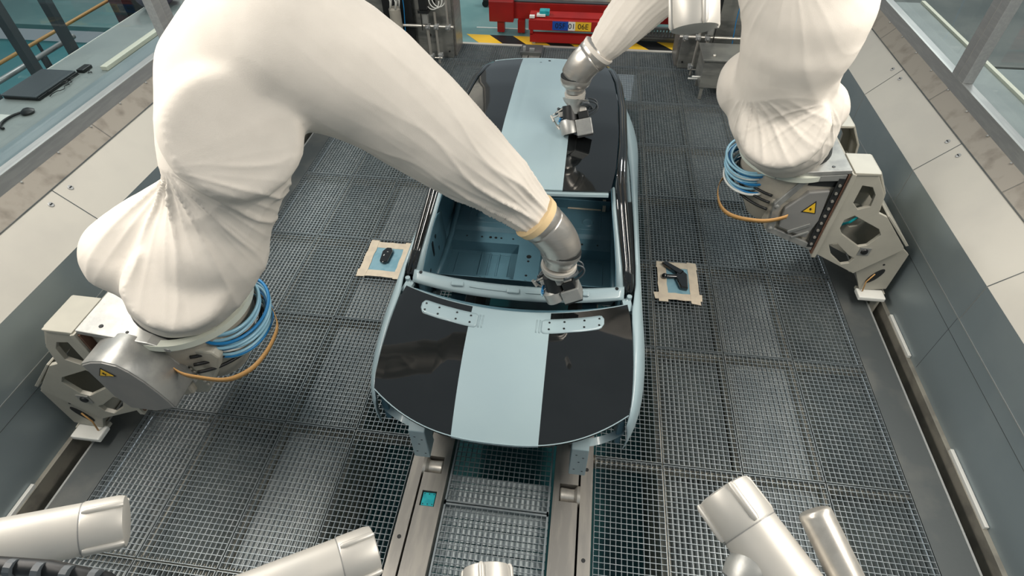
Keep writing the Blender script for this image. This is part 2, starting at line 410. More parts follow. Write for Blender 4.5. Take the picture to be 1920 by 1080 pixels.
# ------------------------------------------------------------------ side walls
def wall(s):
    nm = 'left' if s < 0 else 'right'
    dx = 0.05 if s < 0 else 0.0
    XW = 3.31 + dx; z1 = 0.985 + (0.07 if s < 0 else 0); XS = XW + 0.255; zs = z1 + 0.285
    XB = XS + 0.115; zb = zs + 0.125
    Y0, Y1 = YN, 7.3
    def q(pts, ya=Y0, yb=Y1):
        return MB().prism([(s * a, b) for a, b in pts], 'y', ya, yb)
    w1 = struct('wall_' + nm, q([(XW, -0.02), (XW + .06, -0.02), (XW + .06, z1 - .012), (XW, z1)]), 'wall_low')
    m = MB(); m.prism([(s * (XW + .0), z1), (s * XS, zs), (s * (XS + .02), zs - .03), (s * (XW + .06), z1 - .02)], 'y', Y0, Y1)
    struct('wall_' + nm, m, 'panel')
    m = MB(); m.prism([(s * (XS + .004), zs + .004), (s * XB, zb), (s * (XB + .02), zb - .03), (s * (XS + .02), zs - .03)], 'y', Y0, Y1)
    struct('trim_5' if s < 0 else 'trim_6', m, 'sill')
    # bright joints on the steel
    m = MB()
    for z in (0.63,):
        a, b = sorted((s * (XW - .004), s * XW)); m.box((a, Y0, z - .003), (b, Y1, z + .003))
    seams = [-2.0, -0.55, 0.98, 2.43, 3.9, 5.4] if s < 0 else [-1.75, -0.3, 1.12, 2.57, 3.98, 5.4]
    for y in seams:
        a, b = sorted((s * (XW - .003), s * XW)); m.box((a, y - .0025, .63), (b, y + .0025, z1))
    struct('trim_7' if s < 0 else 'trim_8', m, 'seam')
    m = MB(); a, b = sorted((s * (XW - .0015), s * XW)); m.box((a, Y0, .494), (b, Y1, .498))
    for y in [v + .02 for v in seams[::2]]: m.box((a, y - .001, 0), (b, y + .001, .63))
    # joints across the white panels and the dark line under the sill
    n = Vector((-s * 0.7, 0, 0.7)).normalized() * 0.0015
    for y in seams:
        p0 = Vector((s * XW, 0, z1)) + n; p1 = Vector((s * XS, 0, zs)) + n
        m.add([(p0.x, y - .004, p0.z), (p0.x, y + .004, p0.z), (p1.x, y + .004, p1.z), (p1.x, y - .004, p1.z)], [(0, 1, 2, 3)])
    for y in [v + 0.75 for v in seams]:
        p0 = Vector((s * XS, 0, zs)) + n * 3; p1 = Vector((s * XB, 0, zb)) + n * 3
        m.add([(p0.x, y - .002, p0.z), (p0.x, y + .002, p0.z), (p1.x, y + .002, p1.z), (p1.x, y - .002, p1.z)], [(0, 1, 2, 3)])
    m.tube([(s * XS, Y0, zs + .004), (s * XS, Y1, zs + .004)], .005, 6)
    struct('trim_9' if s < 0 else 'trim_10', m, 'kerb')
    # quarter turn locks by the joints
    for y in seams:
        for dy in (-0.11, 0.11):
            c = Vector((s * (XW + .21), y + dy, z1 + .235)) + n
            lk = thing('panel_lock', f'round lock on {nm} white panel, ' + ('before' if dy < 0 else 'beyond') + f' the {ORD[seams.index(y)]} joint from the camera', 'lock', tuple(c), 'quarter turn panel locks')
            m = MB().lathe(c, c + n.normalized() * .006, [(0, .02), (.7, .019), (1, .015)], 16); obj('bezel', m, 'frame', lk, smooth=True)
            m = MB().box(c + n.normalized() * .006 - Vector((.004, .012, .002)), c + n.normalized() * .006 + Vector((.004, .012, .003))); obj('slot', m, 'dark', lk)
    # slot in the floor with the pale ledge along its wall side
    struct('floor', MB().box((min(s * 3.135, s * (XW + .06)), Y0, -.34), (max(s * 3.135, s * (XW + .06)), Y1, -.30)), 'dark')
    m = MB(); a, b = sorted((s * (XW - .035), s * (XW + .03))); m.box((a, Y0, -.3), (b, Y1, -.02)); struct('trim_11' if s < 0 else 'trim_12', m, 'beam')
    for i, (ya, yb) in enumerate(((-1.5, -.95), (-0.2, .38), (1.25, 1.72), (3.6, 4.1)) if s > 0 else ((-1.9, -1.45), (-1.22, -0.72), (2.6, 3.1), (4.2, 4.7))):
        a, b = sorted((s * (XW - .03), s * (XW - .003)))
        tag(obj('slot_guard', MB().box((a, ya, -.02), (b, yb, .012)), 'white', bevel=.003), f'thin pale guard strip at the foot of the {nm} wall, {ORD[i]} from the camera', 'guard strip', 'guard strips')
    # windows
    zf = zb; XF = XB
    mulls = [-2.6, 3.06, 5.6] if s < 0 else [-2.0, 0.75, 3.2, 5.6]
    m = MB(); a, b = sorted((s * XF, s * (XF + .09)))
    m.box((a, Y0, zf - .02), (b, Y1, zf + .115)); m.box((a, Y0, 4.2), (b, Y1, 4.35))
    for y in mulls: m.box((a, y - .02, zf + .116), (b, y + .20, 4.199))
    struct('window_1' if s < 0 else 'window_2', m, 'frame', bevel=.004)
    m = MB()
    a, b = sorted((s * (XF - .003), s * (XF + .02))); m.box((a, Y0, zf + .11), (b, Y1, zf + .118))
    for y in mulls: m.box((a, y + .085, zf + .115), (b, y + .092, 4.2))
    struct('trim_13' if s < 0 else 'trim_14', m, 'seam')
    a, b = sorted((s * (XF + .10), s * (XF + .106)))
    struct('window_3' if s < 0 else 'window_4', MB().box((a, Y0, zf + .05), (b, Y1, 4.25)), 'glass')
    # screws along the sill
    m = MB()
    for i in range(26):
        y = Y0 + .2 + i * .4; c = Vector((s * (XB - .012), y, zb - .002)); m.lathe(c, c + n.normalized() * .006, [(0, .009), (1, .006)], 10)
    struct('trim_15' if s < 0 else 'trim_16', m, 'seam', smooth=True)
    return XF, zf
XFL, ZFL = wall(-1)
XFR, ZFR = wall(1)

# ------------------------------------------------------------------ hall beyond the far end
m = MB().box((-3.2, 7.16, -0.3), (3.2, 7.22, 0.005)); struct('trim_17', m, 'panel')
m = MB().box((-14, 7.22, -0.1), (3.7, 17, -0.02)); struct('floor', m, 'teal')
m = MB().box((3.7, 7.22, -0.1), (14, 17, -0.02)); struct('floor', m, 'hall_grey')
m = MB(); m.box((-1.6, 7.9, -0.02), (1.9, 7.93, -0.017)); m.box((-2, 10.3, -.02), (0, 10.33, -.017)); struct('trim_18', m, 'white')
# black and yellow hazard band
for i in range(9):
    x = -1.42 + i * 0.40
    m = MB().prism([(x, 7.23), (x + .40, 7.23), (x + .10, 7.60), (x - .30, 7.60)], 'z', -0.02, -0.016)
    hb = obj('trim_%d' % (19 + i), m, 'yellow' if i % 2 == 0 else 'black'); hb['kind'] = 'structure'
# red chain conveyor
rc = thing('red_conveyor', 'long red chain conveyor with a rounded drive guard standing on the teal floor', 'conveyor', (0, 7.9, 0))
m = MB().box((-1.05, 7.78, .20), (3.2, 7.9, .46)); obj('beam', m, 'red', rc, bevel=.006)
m = MB().prism([(7.66, .18), (7.66, .50), (7.72, .56), (7.98, .56), (7.98, .18)], 'x', -1.33, -.92); obj('end_guard', m, 'red', rc, bevel=.008)
m = MB().box((-.92, 7.86, .46), (3.2, 8.0, .49)); obj('chain_guide', m, 'stainless', rc)
m = MB().box((-.92, 7.79, .47), (3.2, 7.83, .485)); obj('chain', m, 'hose', rc)
for x in (-1.2, -.85): 
    obj('leg', MB().box((x, 7.7, .0), (x + .12, 7.82, .2)), 'red', rc)
    lf = obj('foot', MB().cyl((x + .06, 7.76, -.02), (x + .06, 7.76, .02), .035), 'stainless', rc)
r2 = thing('red_cross_conveyor', 'lower red conveyor frame carrying the blue, white and yellow location label', 'conveyor', (0, 7.3, 0))
m = MB().box((-.62, 7.28, .22), (1.0, 7.42, .38)); obj('front_beam', m, 'red', r2, bevel=.005)
m = MB().box((-.60, 7.30, .02), (1.0, 7.40, .15)); m.box((-.6, 7.5, .30), (1.0, 7.56, .36)); m.box((-.60, 7.3, .14), (-.55, 7.38, .24)); obj('lower_beam', m, 'red', r2)
obj('top_plate', MB().box((-.62, 7.36, .37), (1.0, 7.62, .40)), 'red', r2)
obj('switch', MB().box((-.46, 7.40, .40), (-.30, 7.52, .48)), 'sensor', r2, bevel=.01)
obj('switch_base', MB().box((-.5, 7.36, .39), (-.36, 7.46, .43)), 'white', r2)
obj('corner_plate', MB().box((-.61, 7.30, .395), (-.53, 7.36, .43)), 'white', r2)
for x in (-.56, .9): obj('leg', MB().box((x, 7.32, -.02), (x + .05, 7.37, .03)), 'frame', r2)
lx = (-.235, .02, .13, .385)
for (xa, xb, mt, tx) in ((lx[0], lx[1], 'label_blue', '05F'), (lx[1], lx[2], 'white', '01'), (lx[2], lx[3], 'yellow', '06E')):
    lb = obj('location_label', MB().box((xa, 7.272, .235), (xb, 7.279, .37)), mt, r2)
    obj('lettering', text_mb(tx, .115, ((xa + xb) / 2, 7.270, .30), (1, 0, 0), (0, 0, 1)), 'black', lb)
# yellow machine behind
ym = thing('lifting_machine', 'yellow steel frame with grey motor behind the red conveyor', 'machine', (0, 8.5, 0))
obj('frame', MB().box((-.5, 8.1, .1), (1.6, 8.2, .3)).box((-.5, 8.2, .3), (1.6, 9.4, .36)), 'yellow', ym)
obj('post', MB().box((.62, 8.15, .3), (.74, 8.25, 1.6)), 'yellow', ym)
obj('lever', MB().box((-.5, 8.02, .45), (-.38, 8.08, 1.1), Matrix.Rotation(.25, 3, 'Y')), 'yellow', ym)
mo = MB().lathe((.1, 8.5, .6), (.55, 8.5, .6), [(0, .10), (.1, .16), (.8, .16), (1, .12)], 20); mo.box((.1, 8.4, .36), (.5, 8.6, .5))
obj('motor', mo, 'hose', ym, smooth=True)
obj('gearbox', MB().box((-.3, 8.3, .36), (.05, 8.6, .7)), 'red', ym, bevel=.01)
gc = thing('dark_trolley', 'dark trolley leg standing on the teal floor left of the red conveyor', 'trolley', (-1.5, 9.0, 0))
obj('base', MB().box((-1.65, 8.9, .02), (-1.2, 9.0, .12)), 'hose', gc); obj('wheel', MB().cyl((-1.6, 8.86, .04), (-1.6, 8.92, .04), .06), 'black', gc)
cv = thing('roller_grille', 'grey slatted conveyor grille beneath the red beam at the right', 'conveyor', (1.4, 7.6, 0))
m = MB()
for i in range(22): m.box((1.02 + i * .05, 7.5, .1), (1.05 + i * .05, 7.53, .22))
obj('slat', m, 'kerb', cv); obj('tray', MB().box((1.0, 7.54, .02), (2.2, 7.77, .08)), 'kerb', cv)
obj('cross_bar', MB().box((1.0, 7.48, .22), (2.2, 7.54, .25)).box((1, 7.48, .07), (2.2, 7.54, .1)), 'kerb', cv)
fc = thing('floor_clamp', 'small dark floor clamp block at the far end of the centre line', 'clamp', (-.55, 6.95, 0))
obj('block', MB().box((-.7, 6.8, 0), (-.36, 7.1, .06)), 'kerb', fc, bevel=.004)
obj('hook', MB().box((-.66, 6.84, .06), (-.62, 6.9, .12)).box((-.56, 6.86, .06), (-.48, 6.9, .09)), 'frame', fc)

# ------------------------------------------------------------------ stainless end cabinets with pipework
def cabinet(s):
    side = 'left' if s < 0 else 'right'
    x0, x1 = 1.74, 3.1
    def P(x, y, z): return (s * x, y, z)
    t = thing('end_cabinet', f'tall stainless steel cabinet with vertical edge at the far {side} end of the booth', 'cabinet', P(2.4, 6.9, 0))
    a, b = sorted((s * x0, s * 3.3)); obj('shell', MB().box((a, 6.62, 0), (b, 7.15, 3.6)), 'stainless', t, bevel=.004)
    a, b = sorted((s * 1.70, s * 1.745)); obj('end_post', MB().box((a, 6.70, 0), (b, 7.16, 3.6)), 'rail', t)
    m = MB()
    for x, z in ((1.98, .84), (2.1, .34), (1.80, .1), (1.80, 1.5)): m.cyl(P(x, 6.618, z), P(x, 6.60, z), .028 if z > .2 else .012, 14)
    obj('hole_plug', m, 'black', t)
    t2 = thing('pipe_rack', f'stainless pipes and clamps on the face of the {side} end cabinet', 'pipework', P(2.2, 6.5, .5))
    zz = .55
    obj('cross_pipe', MB().cyl(P(1.66, 6.42, zz), P(2.62, 6.42, zz), .022, 14), 'tube', t2, smooth=True)
    for x, za, zb_, r in ((2.05, .08, .60, .024), (1.92, -.0, .75, .018), (1.74, .5, 1.6, .016)):
        obj('riser_pipe', MB().cyl(P(x, 6.40, za), P(x + .02, 6.44, zb_), r, 12), 'tube', t2, smooth=True)
    for x, z in ((2.05, .55), (1.92, .55), (1.74, .55), (1.90, .12), (2.04, .1)):
        obj('clamp', MB().box((s * x - .035, 6.37, z - .03), (s * x + .035, 6.46, z + .03)).cyl(P(x, 6.34, z), P(x, 6.49, z), .012), 'frame', t2, bevel=.006)
    obj('spray_rod', MB().cyl(P(1.86, 6.36, .10), P(1.98, 6.36, .10), .01), 'tube', t2)
    # black actuator and clear cup
    t3 = thing('pneumatic_cylinder', f'black pneumatic cylinder with steel fork above the {side} pipe rack', 'cylinder', P(2.08, 6.4, .8))
    obj('barrel', MB().box((s * 2.08 - .06, 6.34, .80), (s * 2.08 + .06, 6.46, 1.5)), 'black', t3, bevel=.01)
    obj('flange', MB().box((s * 2.08 - .08, 6.33, .76), (s * 2.08 + .08, 6.47, .80)), 'black', t3)
    obj('fork', MB().box((s * 2.07 - .04, 6.36, .60), (s * 2.07 + .04, 6.44, .76)), 'gcast', t3, bevel=.008)
    obj('tie_rod', MB().cyl(P(2.13, 6.38, .5), P(2.13, 6.38, .78), .006), 'black', t3)
    t4 = thing('hose_bundle', f'loose clear and blue hoses hanging before the {side} end cabinet', 'hoses', P(2.3, 6.4, 1))
    for i in range(3):
        x = 1.85 + i * .05
        pts = [P(x + .1 * math.cos(a), 6.42, .95 + .12 * math.sin(a) - i * .02) for a in [PI + PI * j / 12 for j in range(13)]]
        obj('loop_hose', MB().tube(pts, .008, 6), 'white', t4, smooth='all')
    obj('blue_hose', MB().tube([P(2.4, 6.45, 1.5), P(2.38, 6.4, .8), P(2.42, 6.42, .4), P(2.36, 6.45, .1)], .007, 6), 'blue', t4, smooth='all')
    return t
cabinet(-1); cabinet(1)
fl = thing('white_filter_canister', 'tall white filter canister with clear tubes in front of the left end cabinet', 'filter', (-2.5, 6.4, 0))
obj('body', MB().lathe((-2.52, 6.38, .05), (-2.52, 6.38, .82), [(0, .06), (.03, .085), (.97, .085), (1, .06)], 24), 'cast', fl, smooth=True)
m = MB()
for i in range(5):
    a = i * 1.3; x = -2.52 + .07 * math.cos(a); y = 6.38 + .07 * math.sin(a)
    m.tube([(x, y, .8), (x * 1.0 + .03, y - .03, .92), (x - .01, y, 1.05), (x, y, 1.4)], .012, 6)
obj('clear_tube', m, 'white', fl, smooth='all')
obj('back_plate', MB().box((-2.75, 6.52, .05), (-2.30, 6.56, 1.8)), 'black', fl)
# box with posts at the right end
jb = thing('junction_box', 'square stainless box on legs in front of the right end cabinet', 'box', (2.15, 5.9, 0))
m = MB().box((1.93, 5.62, .18), (2.55, 6.12, .56)); obj('case', m, 'stainless', jb, bevel=.006)
obj('lid', MB().box((1.90, 5.59, .56), (2.58, 6.15, .585)), 'stainless', jb, bevel=.004)
obj('dome_nut', MB().sphere((2.06, 5.72, .59), .024, 12, 8), 'tube', jb, smooth='all')
obj('handle_bar', MB().cyl((2.2, 5.6, .45), (2.2, 5.6, .1), .012), 'tube', jb)
for x, y in ((1.98, 5.67), (2.5, 5.67), (1.98, 6.07), (2.5, 6.07)): obj('leg', MB().box((x - .02, y - .02, 0), (x + .02, y + .02, .18)), 'stainless', jb)
obj('side_pin', MB().cyl((1.80, 5.85, .2), (1.93, 5.85, .2), .011).cyl((1.82, 5.7, .3), (1.93, 5.7, .3), .011), 'white', jb)

# ------------------------------------------------------------------ rooms beyond the side windows
m = MB().box((-15, -3, -.35), (-4.0, 7.2, -.3)); struct('floor', m, 'teal_l')
m = MB().box((4.0, -3, -.35), (15, 7.2, -.3)); struct('floor', m, 'hall_grey')
m = MB().box((-4.55, YN, 1.27), (-XFL * 0 - 3.93, 7.0, 1.29)); struct('trim_40', m, 'wall_low')
dk = thing('control_desk', 'grey control desk behind the left window', 'desk', (-4.9, 2, 0))
obj('desk_top', MB().box((-5.25, 1.0, 1.245), (-4.56, 6.2, 1.275)), 'desk', dk, bevel=.003)
obj('desk_leg', MB().box((-5.15, 1.1, -.3), (-5.1, 1.16, 1.245)).box((-4.7, 1.1, -.3), (-4.65, 1.16, 1.245)), 'frame', dk)
obj('desk_edge', MB().box((-5.262, 3.0, 1.243), (-5.25, 6.2, 1.279)), 'white', dk)
cc = thing('cable_channel', 'cream plastic cable channel lying on the desk behind the left window', 'channel', (-4.6, 3.4, 1.28))
obj('cover', MB().box((-4.66, 3.06, 1.276), (-4.585, 4.1, 1.32)), 'cream', cc, bevel=.006)
lp = thing('laptop', 'closed black laptop with leads on the desk behind the left window', 'laptop', (-5.0, 2.6, 1.28))
obj('base', MB().box((-5.22, 2.38, 1.276), (-4.84, 2.95, 1.305)), 'black', lp, bevel=.006)
obj('lid', MB().box((-5.23, 2.37, 1.307), (-4.85, 2.94, 1.322)), 'hose', lp, bevel=.004)
pb = thing('power_brick', 'small black adapter beside the laptop', 'adapter', (-4.82, 3.05, 1.28))
obj('case', MB().box((-4.88, 2.98, 1.276), (-4.80, 3.12, 1.31)), 'black', pb, bevel=.006)
random.seed(3)
for i in range(4):
    pts = []; x, y = -4.84, 3.05 - .1 * i
    for j in range(26):
        x += random.uniform(-.02, .026); y += random.uniform(-.05, .03); pts.append((min(-4.6, x), y, 1.284 + .006 * i + .008 * random.random()))
    tag(obj('cable', MB().tube(pts, .004, 6), 'black', smooth='all'), ['tangled black lead nearest the adapter', 'tangled black lead trailing beside the laptop', 'thin black lead curling along the desk front', 'thin black lead reaching the headset'][i] + ' behind the left window', 'cable', 'leads on the control desk')
hs = thing('headset', 'black headset lying on the desk behind the left window', 'headset', (-4.75, 2.0, 1.28))
obj('ear_cushion', MB().lathe((-4.78, 2.15, 1.276), (-4.78, 2.15, 1.32), [(0, .05), (.5, .06), (1, .03)], 20), 'black', hs, smooth=True)
obj('band', MB().tube([(-4.78 - .1 * math.sin(a), 2.0 - .15 * math.cos(a) * -1, 1.291) for a in [j * PI / 10 for j in range(11)]], .012, 8), 'black', hs, smooth='all')
pp = thing('paper_sheet', 'white papers on the desk behind the left window', 'paper', (-5.0, 2.0, 1.28))
obj('sheet', MB().box((-5.15, 1.75, 1.2755), (-4.9, 2.1, 1.279)), 'white', pp)
bgp = thing('bag', 'mauve fabric bag on the far end of the desk behind the left window', 'bag', (-5.1, 4.9, 1.28))
obj('pouch', MB().sphere((-5.05, 4.85, 1.47), .2, 20, 12, (1.0, 1.7, .97)), 'purple', bgp, smooth='all')
obj('strap', MB().tube([(-5.05, 4.6 + .5 * j / 10, 1.62 + .12 * math.sin(PI * j / 10)) for j in range(11)], .012, 6), 'black', bgp, smooth='all')
def rail_of(name, label, zt, x, ya, yb, m_, posts, r=.022):
    t = thing(name, label, 'handrail', (x, ya, -.3))
    obj('top_rail', MB().tube([(x, ya, zt), (x, yb, zt)], r, 10), m_, t, smooth='all')
    for y in posts: obj('post', MB().cyl((x, y, -.3), (x, y, zt), r * .95, 12), 'hose', t, smooth=True)
    return t
rail_of('yellow_handrail', 'yellow horizontal handrail over the teal floor beyond the left window', .85, -6.9, 2.5, 8, 'orange', (3.0, 4.6, 6.2))
rail_of('grey_handrail', 'grey tubular handrail nearest the desk beyond the left window', .95, -6.3, 2.2, 4.6, 'frame', (3.2, 4.0, 4.5), .03)
for i, (x, y) in enumerate(((-6.05, 3.6), (-6.12, 4.3), (-5.9, 5.1))):
    tag(obj('steel_post', MB().box((x - .05, y - .05, -.3), (x + .05, y + .05, 4)), 'hose'), ['dark steel post nearest the camera', 'dark steel post in the middle of three', 'dark steel post by the bag'][i] + ' beyond the left window', 'post')
cbx = thing('dark_cupboard', 'dark cupboard standing beyond the desk at the far end of the left window', 'cupboard', (-6, 6.3, -.3))
obj('body', MB().box((-6.6, 5.9, -.3), (-5.6, 7.1, 1.9)), 'hose', cbx, bevel=.01); obj('door', MB().box((-6.5, 5.88, -.2), (-5.7, 5.9, 1.8)), 'black', cbx)
# right side room
rb = thing('outside_workbench', 'grey metal workbench beyond the right window', 'workbench', (4.8, 5, 0))
obj('bench_top', MB().box((4.35, 1.0, .88), (4.95, 7.0, .92)), 'desk', rb)
obj('bench_leg', MB().box((4.4, 1.1, -.3), (4.46, 1.16, .88)).box((4.84, 6.8, -.3), (4.9, 6.86, .88)).box((4.4, 6.8, -.3), (4.46, 6.86, .88)).box((4.84, 1.1, -.3), (4.9, 1.16, .88)), 'frame', rb)
obj('back_rail', MB().box((4.95, 1.0, .86), (5.0, 7.0, .95)), 'cream', rb)
sc2 = thing('amber_case', 'amber case on the floor beyond the right window', 'case', (5.7, 4.4, -.3))
obj('body', MB().box((5.5, 4.2, -.3), (5.9, 4.55, .1)), 'yellow', sc2, bevel=.02); obj('lid', MB().box((5.49, 4.19, .1), (5.91, 4.56, .16)), 'orange', sc2, bevel=.01)
op = thing('outside_platform', 'low grey platform beyond the right window', 'platform', (6.4, 5, -.3))
obj('deck', MB().box((5.9, 4.7, -.3), (7.5, 7.1, .0)), 'desk', op); obj('edge', MB().box((5.87, 4.67, -.03), (7.5, 4.7, .01)), 'frame', op)

# ------------------------------------------------------------------ the car body
skid = thing('car_skid', 'low steel skid frame carrying the car body over the rails', 'skid', (0, 1.5, 0))
for s in (-1, 1):
    a, b = sorted((s * .47, s * .55)); obj('runner', MB().box((a, .05, .045), (b, 3.5, .13)), 'frame', skid, bevel=.005)
for y in (.55, 1.6, 2.9): obj('cross_member', MB().box((-.6, y, .13), (.6, y + .08, .2)), 'frame', skid)
for s in (-1, 1):
    for y in (.59, 2.94): obj('support_pin', MB().cyl((s * .56, y, .2), (s * .56, y, .33), .03), 'frame', skid)

car = thing('car_shell', 'unfinished pale blue car body shell with gloss black outer hood and roof panels', 'car', (0, 1.5, .3))
def side(nm, mb_fn, m, **k):
    for s in (-1, 1): obj(nm, mb_fn(s), m, car, **k)
SX = .268
def panel_cols(hw, nin=8, nout=12):
    xs = [lerp(-SX, SX, i / nin) for i in range(nin + 1)]
    o_ = [lerp(SX, hw, i / nout) for i in range(1, nout + 1)]
    return [-v for v in o_[::-1]] + xs + o_
def paint(mb, rows, cols_n, nin=8, nout=12):
    """material per face: stripe columns pale, outer columns black"""
    for r in range(rows):
        for c_ in range(cols_n):
            mb.mi[r * cols_n + c_] = 0 if nout <= c_ < nout + nin else 1
def hood_pt(x, t):
    q = abs(x) / .8
    yr = .435 + .20 * q * q; yf = -.40 + .225 * q ** 2.6
    zr = 1.035 - .035 * q * q; zf = .775 + .115 * q ** 2.5
    z = zr + (zf - zr) * t ** 2.2
    # shallow crease beside the stripe
    z += .006 * math.exp(-((abs(x) - .40) / .06) ** 2) * math.sin(PI * min(1, t * 1.05))
    return (x, lerp(yr, yf, t), z)
hoodw = lambda t: interp([0, .15, .4, .7, .9, 1], [.783, .80, .813, .815, .81, .795], t)
rows = []
NR = 28
for j in range(NR + 1):
    t = j / NR; rows.append([hood_pt(x, t) for x in panel_cols(hoodw(t))])
lip = [(x, y - .004, z - .02) for x, y, z in rows[-1]]; rows.append(lip)
m = MB().grid(rows); paint(m, len(rows) - 1, len(rows[0]) - 1)
hood = obj('hood', m, ['body', 'gloss'], car, smooth=True, solid=.012)
obj('hood_edge', MB().tube([(x, y + .004, z - .004) for x, y, z in rows[0]], .005, 6).tube([(x, y - .003, z - .001) for x, y, z in rows[-2]], .0035, 6), 'body', hood)
# pale vent patches with rounded ends and eight small holes
for s in (-1, 1):
    def vp(u, v):     # u along 0..1 outward, v 0..1 across
        x = s * lerp(.215, .625, u)
        yc0 = hood_pt(x, 0)[1]; d = lerp(.055, .17, v)
        t = d / .83; p = hood_pt(x, t); return (p[0], p[1], p[2])
    outl = []
    rr = .10
    def rc_(u, v): return Vector(vp(u, v))
    pts = [(0, .0), (.5, 0), (.9, 0), (.96, .06), (.995, .2), (1, .5), (.99, .75), (.96, .9), (.9, 1), (.5, 1), (0, 1)]
    rowsv = []
    for k in range(25):
        u = k / 24; v0 = 0; v1 = 1
        if u > .9:
            e = (u - .9) / .1; ins = .32 * (1 - math.sqrt(max(0, 1 - e * e))); v0 += ins; v1 -= ins
        if u < .06: 
            e = (0.06 - u) / .06; ins = .12 * (1 - math.sqrt(max(0, 1 - e * e))); v0 += ins; v1 -= ins
        rowsv.append([Vector(vp(u, lerp(v0, v1, i / 5))) + Vector((0, 0, .0035)) for i in range(6)])
    sp_ = obj('vent_patch', MB().grid(rowsv), 'body', hood, smooth='all', solid=.004)
    m = MB()
    for u in (.12, .36, .68, .92):
        for v in (.25, .72):
            c = Vector(vp(u, v)) + Vector((0, 0, .0045)); m.cyl(c, c + Vector((0, 0, .002)), .0072, 10)
    o = obj('hole', m, 'black', hood)
    m = MB()
    for dx_ in (0, .022):
        m.tube([Vector(vp(-.03 + dx_ * 0, v)) + Vector((-s * dx_, 0, .001)) for v in (.05, .35, .65, .95)], .004, 6)
    obj('crease', m, 'body', hood, smooth='all')

# roof
def roof_pt(x, t):
    q = abs(x) / .66
    y = lerp(1.235 + .10 * q * q, 3.45 - .055 * q * q, t)
    zc = interp([0, .1, .4, .7, .9, 1], [1.475, 1.492, 1.515, 1.505, 1.475, 1.445], t)
    z = zc - .045 * q ** 2.4 - .006 * math.exp(-((abs(x) - .16) / .014) ** 2) * (1 if .08 < t < .93 else 0)
    return (x, y, z)
roofw = lambda t: interp([0, .12, .35, .6, .8, .92, 1], [.612, .648, .668, .662, .63, .59, .545], t)
rows = []
for j in range(31):
    t = j / 30
    xs = panel_cols(roofw(t), 22, 12); rows.append([roof_pt(x, t) for x in xs])
m = MB().grid(rows); paint(m, 30, len(rows[0]) - 1, 22, 12)
roof = obj('roof', m, ['body', 'gloss'], car, smooth=True, solid=.012)
obj('roof_hole', MB().cyl((-.08, 3.32, 1.455), (-.08, 3.32, 1.462), .012).cyl((-.0, 3.38, 1.45), (.0, 3.38, 1.457), .012), 'black', roof)
obj('rear_edge', MB().tube([(x, y + .004, z - .006) for x, y, z in rows[-1]], .010, 6), 'body', roof, smooth='all')
# rear end below the roof
m = MB(); rws = []
for j in range(6):
    t = j / 5
    rws.append([(x * (1 + .10 * t), y + .30 * t + .02, z - .02 - .42 * t) for x, y, z in rows[-1]])
obj('tailgate', MB().grid(rws), 'body', car, smooth=True, solid=.02)
# windscreen header
top = [Vector((x, 1.225 + .10 * (abs(x) / .66) ** 2, 1.455 - .045 * (abs(x) / .66) ** 2.4)) for x in [lerp(-.60, .60, i / 20) for i in range(21)]]
obj('windscreen_header', MB().grid([[p + Vector((0, .02, .004)) for p in top], [p + Vector((0, -.008, -.002)) for p in top], [p + Vector((0, -.012, -.02)) for p in top], [p + Vector((0, .05, -.06)) for p in top]]), 'body', car, smooth=True, solid=.01)
# pillars and roof rails: gloss black
st = [(.76, .762, .838, .975), (.92, .735, .818, 1.085), (1.08, .70, .79, 1.205), (1.25, .665, .757, 1.33), (1.40, .642, .735, 1.425), (1.6, .652, .735, 1.452), (1.9, .668, .742, 1.462), (2.5, .668, .74, 1.462), (3.0, .64, .71, 1.445), (3.3, .585, .665, 1.415), (3.47, .535, .62, 1.375), (3.62, .51, .62, 1.24), (3.75, .52, .66, 1.08)]
def rail_mb(s):
    rs = []
    for y, xi, xo, z in st:
        rs.append([(s * xi, y, z - .012), (s * (xi + .008), y, z + .006), (s * lerp(xi, xo, .45), y, z + .012), (s * lerp(xi, xo, .5), y, z + .002), (s * lerp(xi, xo, .56), y, z + .012), (s * (xo - .015), y, z), (s * xo, y + .01, z - .025), (s * (xo - .005), y + .015, z - .06)])
    return MB().grid(rs)
side('roof_rail', rail_mb, 'gloss', smooth='all', solid=.02)
def flange(s):
    rs = []
    for (y, xi, xo, z), wd in zip(st[:5], (.055, .038, .028, .024, .022)):
        rs.append([(s * (xi - wd), y - .01, z - .012), (s * (xi - wd * .4), y - .005, z - .002), (s * (xi + .004), y, z - .008)])
    rs2 = [[(s * (p[0] * s - .0), p[1], p[2]) for p in r] for r in rs]
    return MB().grid(rs2)
side('screen_flange', flange, 'body', smooth='all', solid=.01)
def inner_pillar(s):
    rs = []
    for (y, xi, xo, z), wd in zip(st[:5], (.055, .038, .028, .024, .022)):
        rs.append([(s * (xi - wd), y - .01, z - .012), (s * (xi - wd + .02), y + .04, z - .06), (s * (xo - .03), y + .07, z - .09)])
    return MB().grid(rs)
side('pillar_inner', inner_pillar, 'body_in', smooth='all', solid=.006)
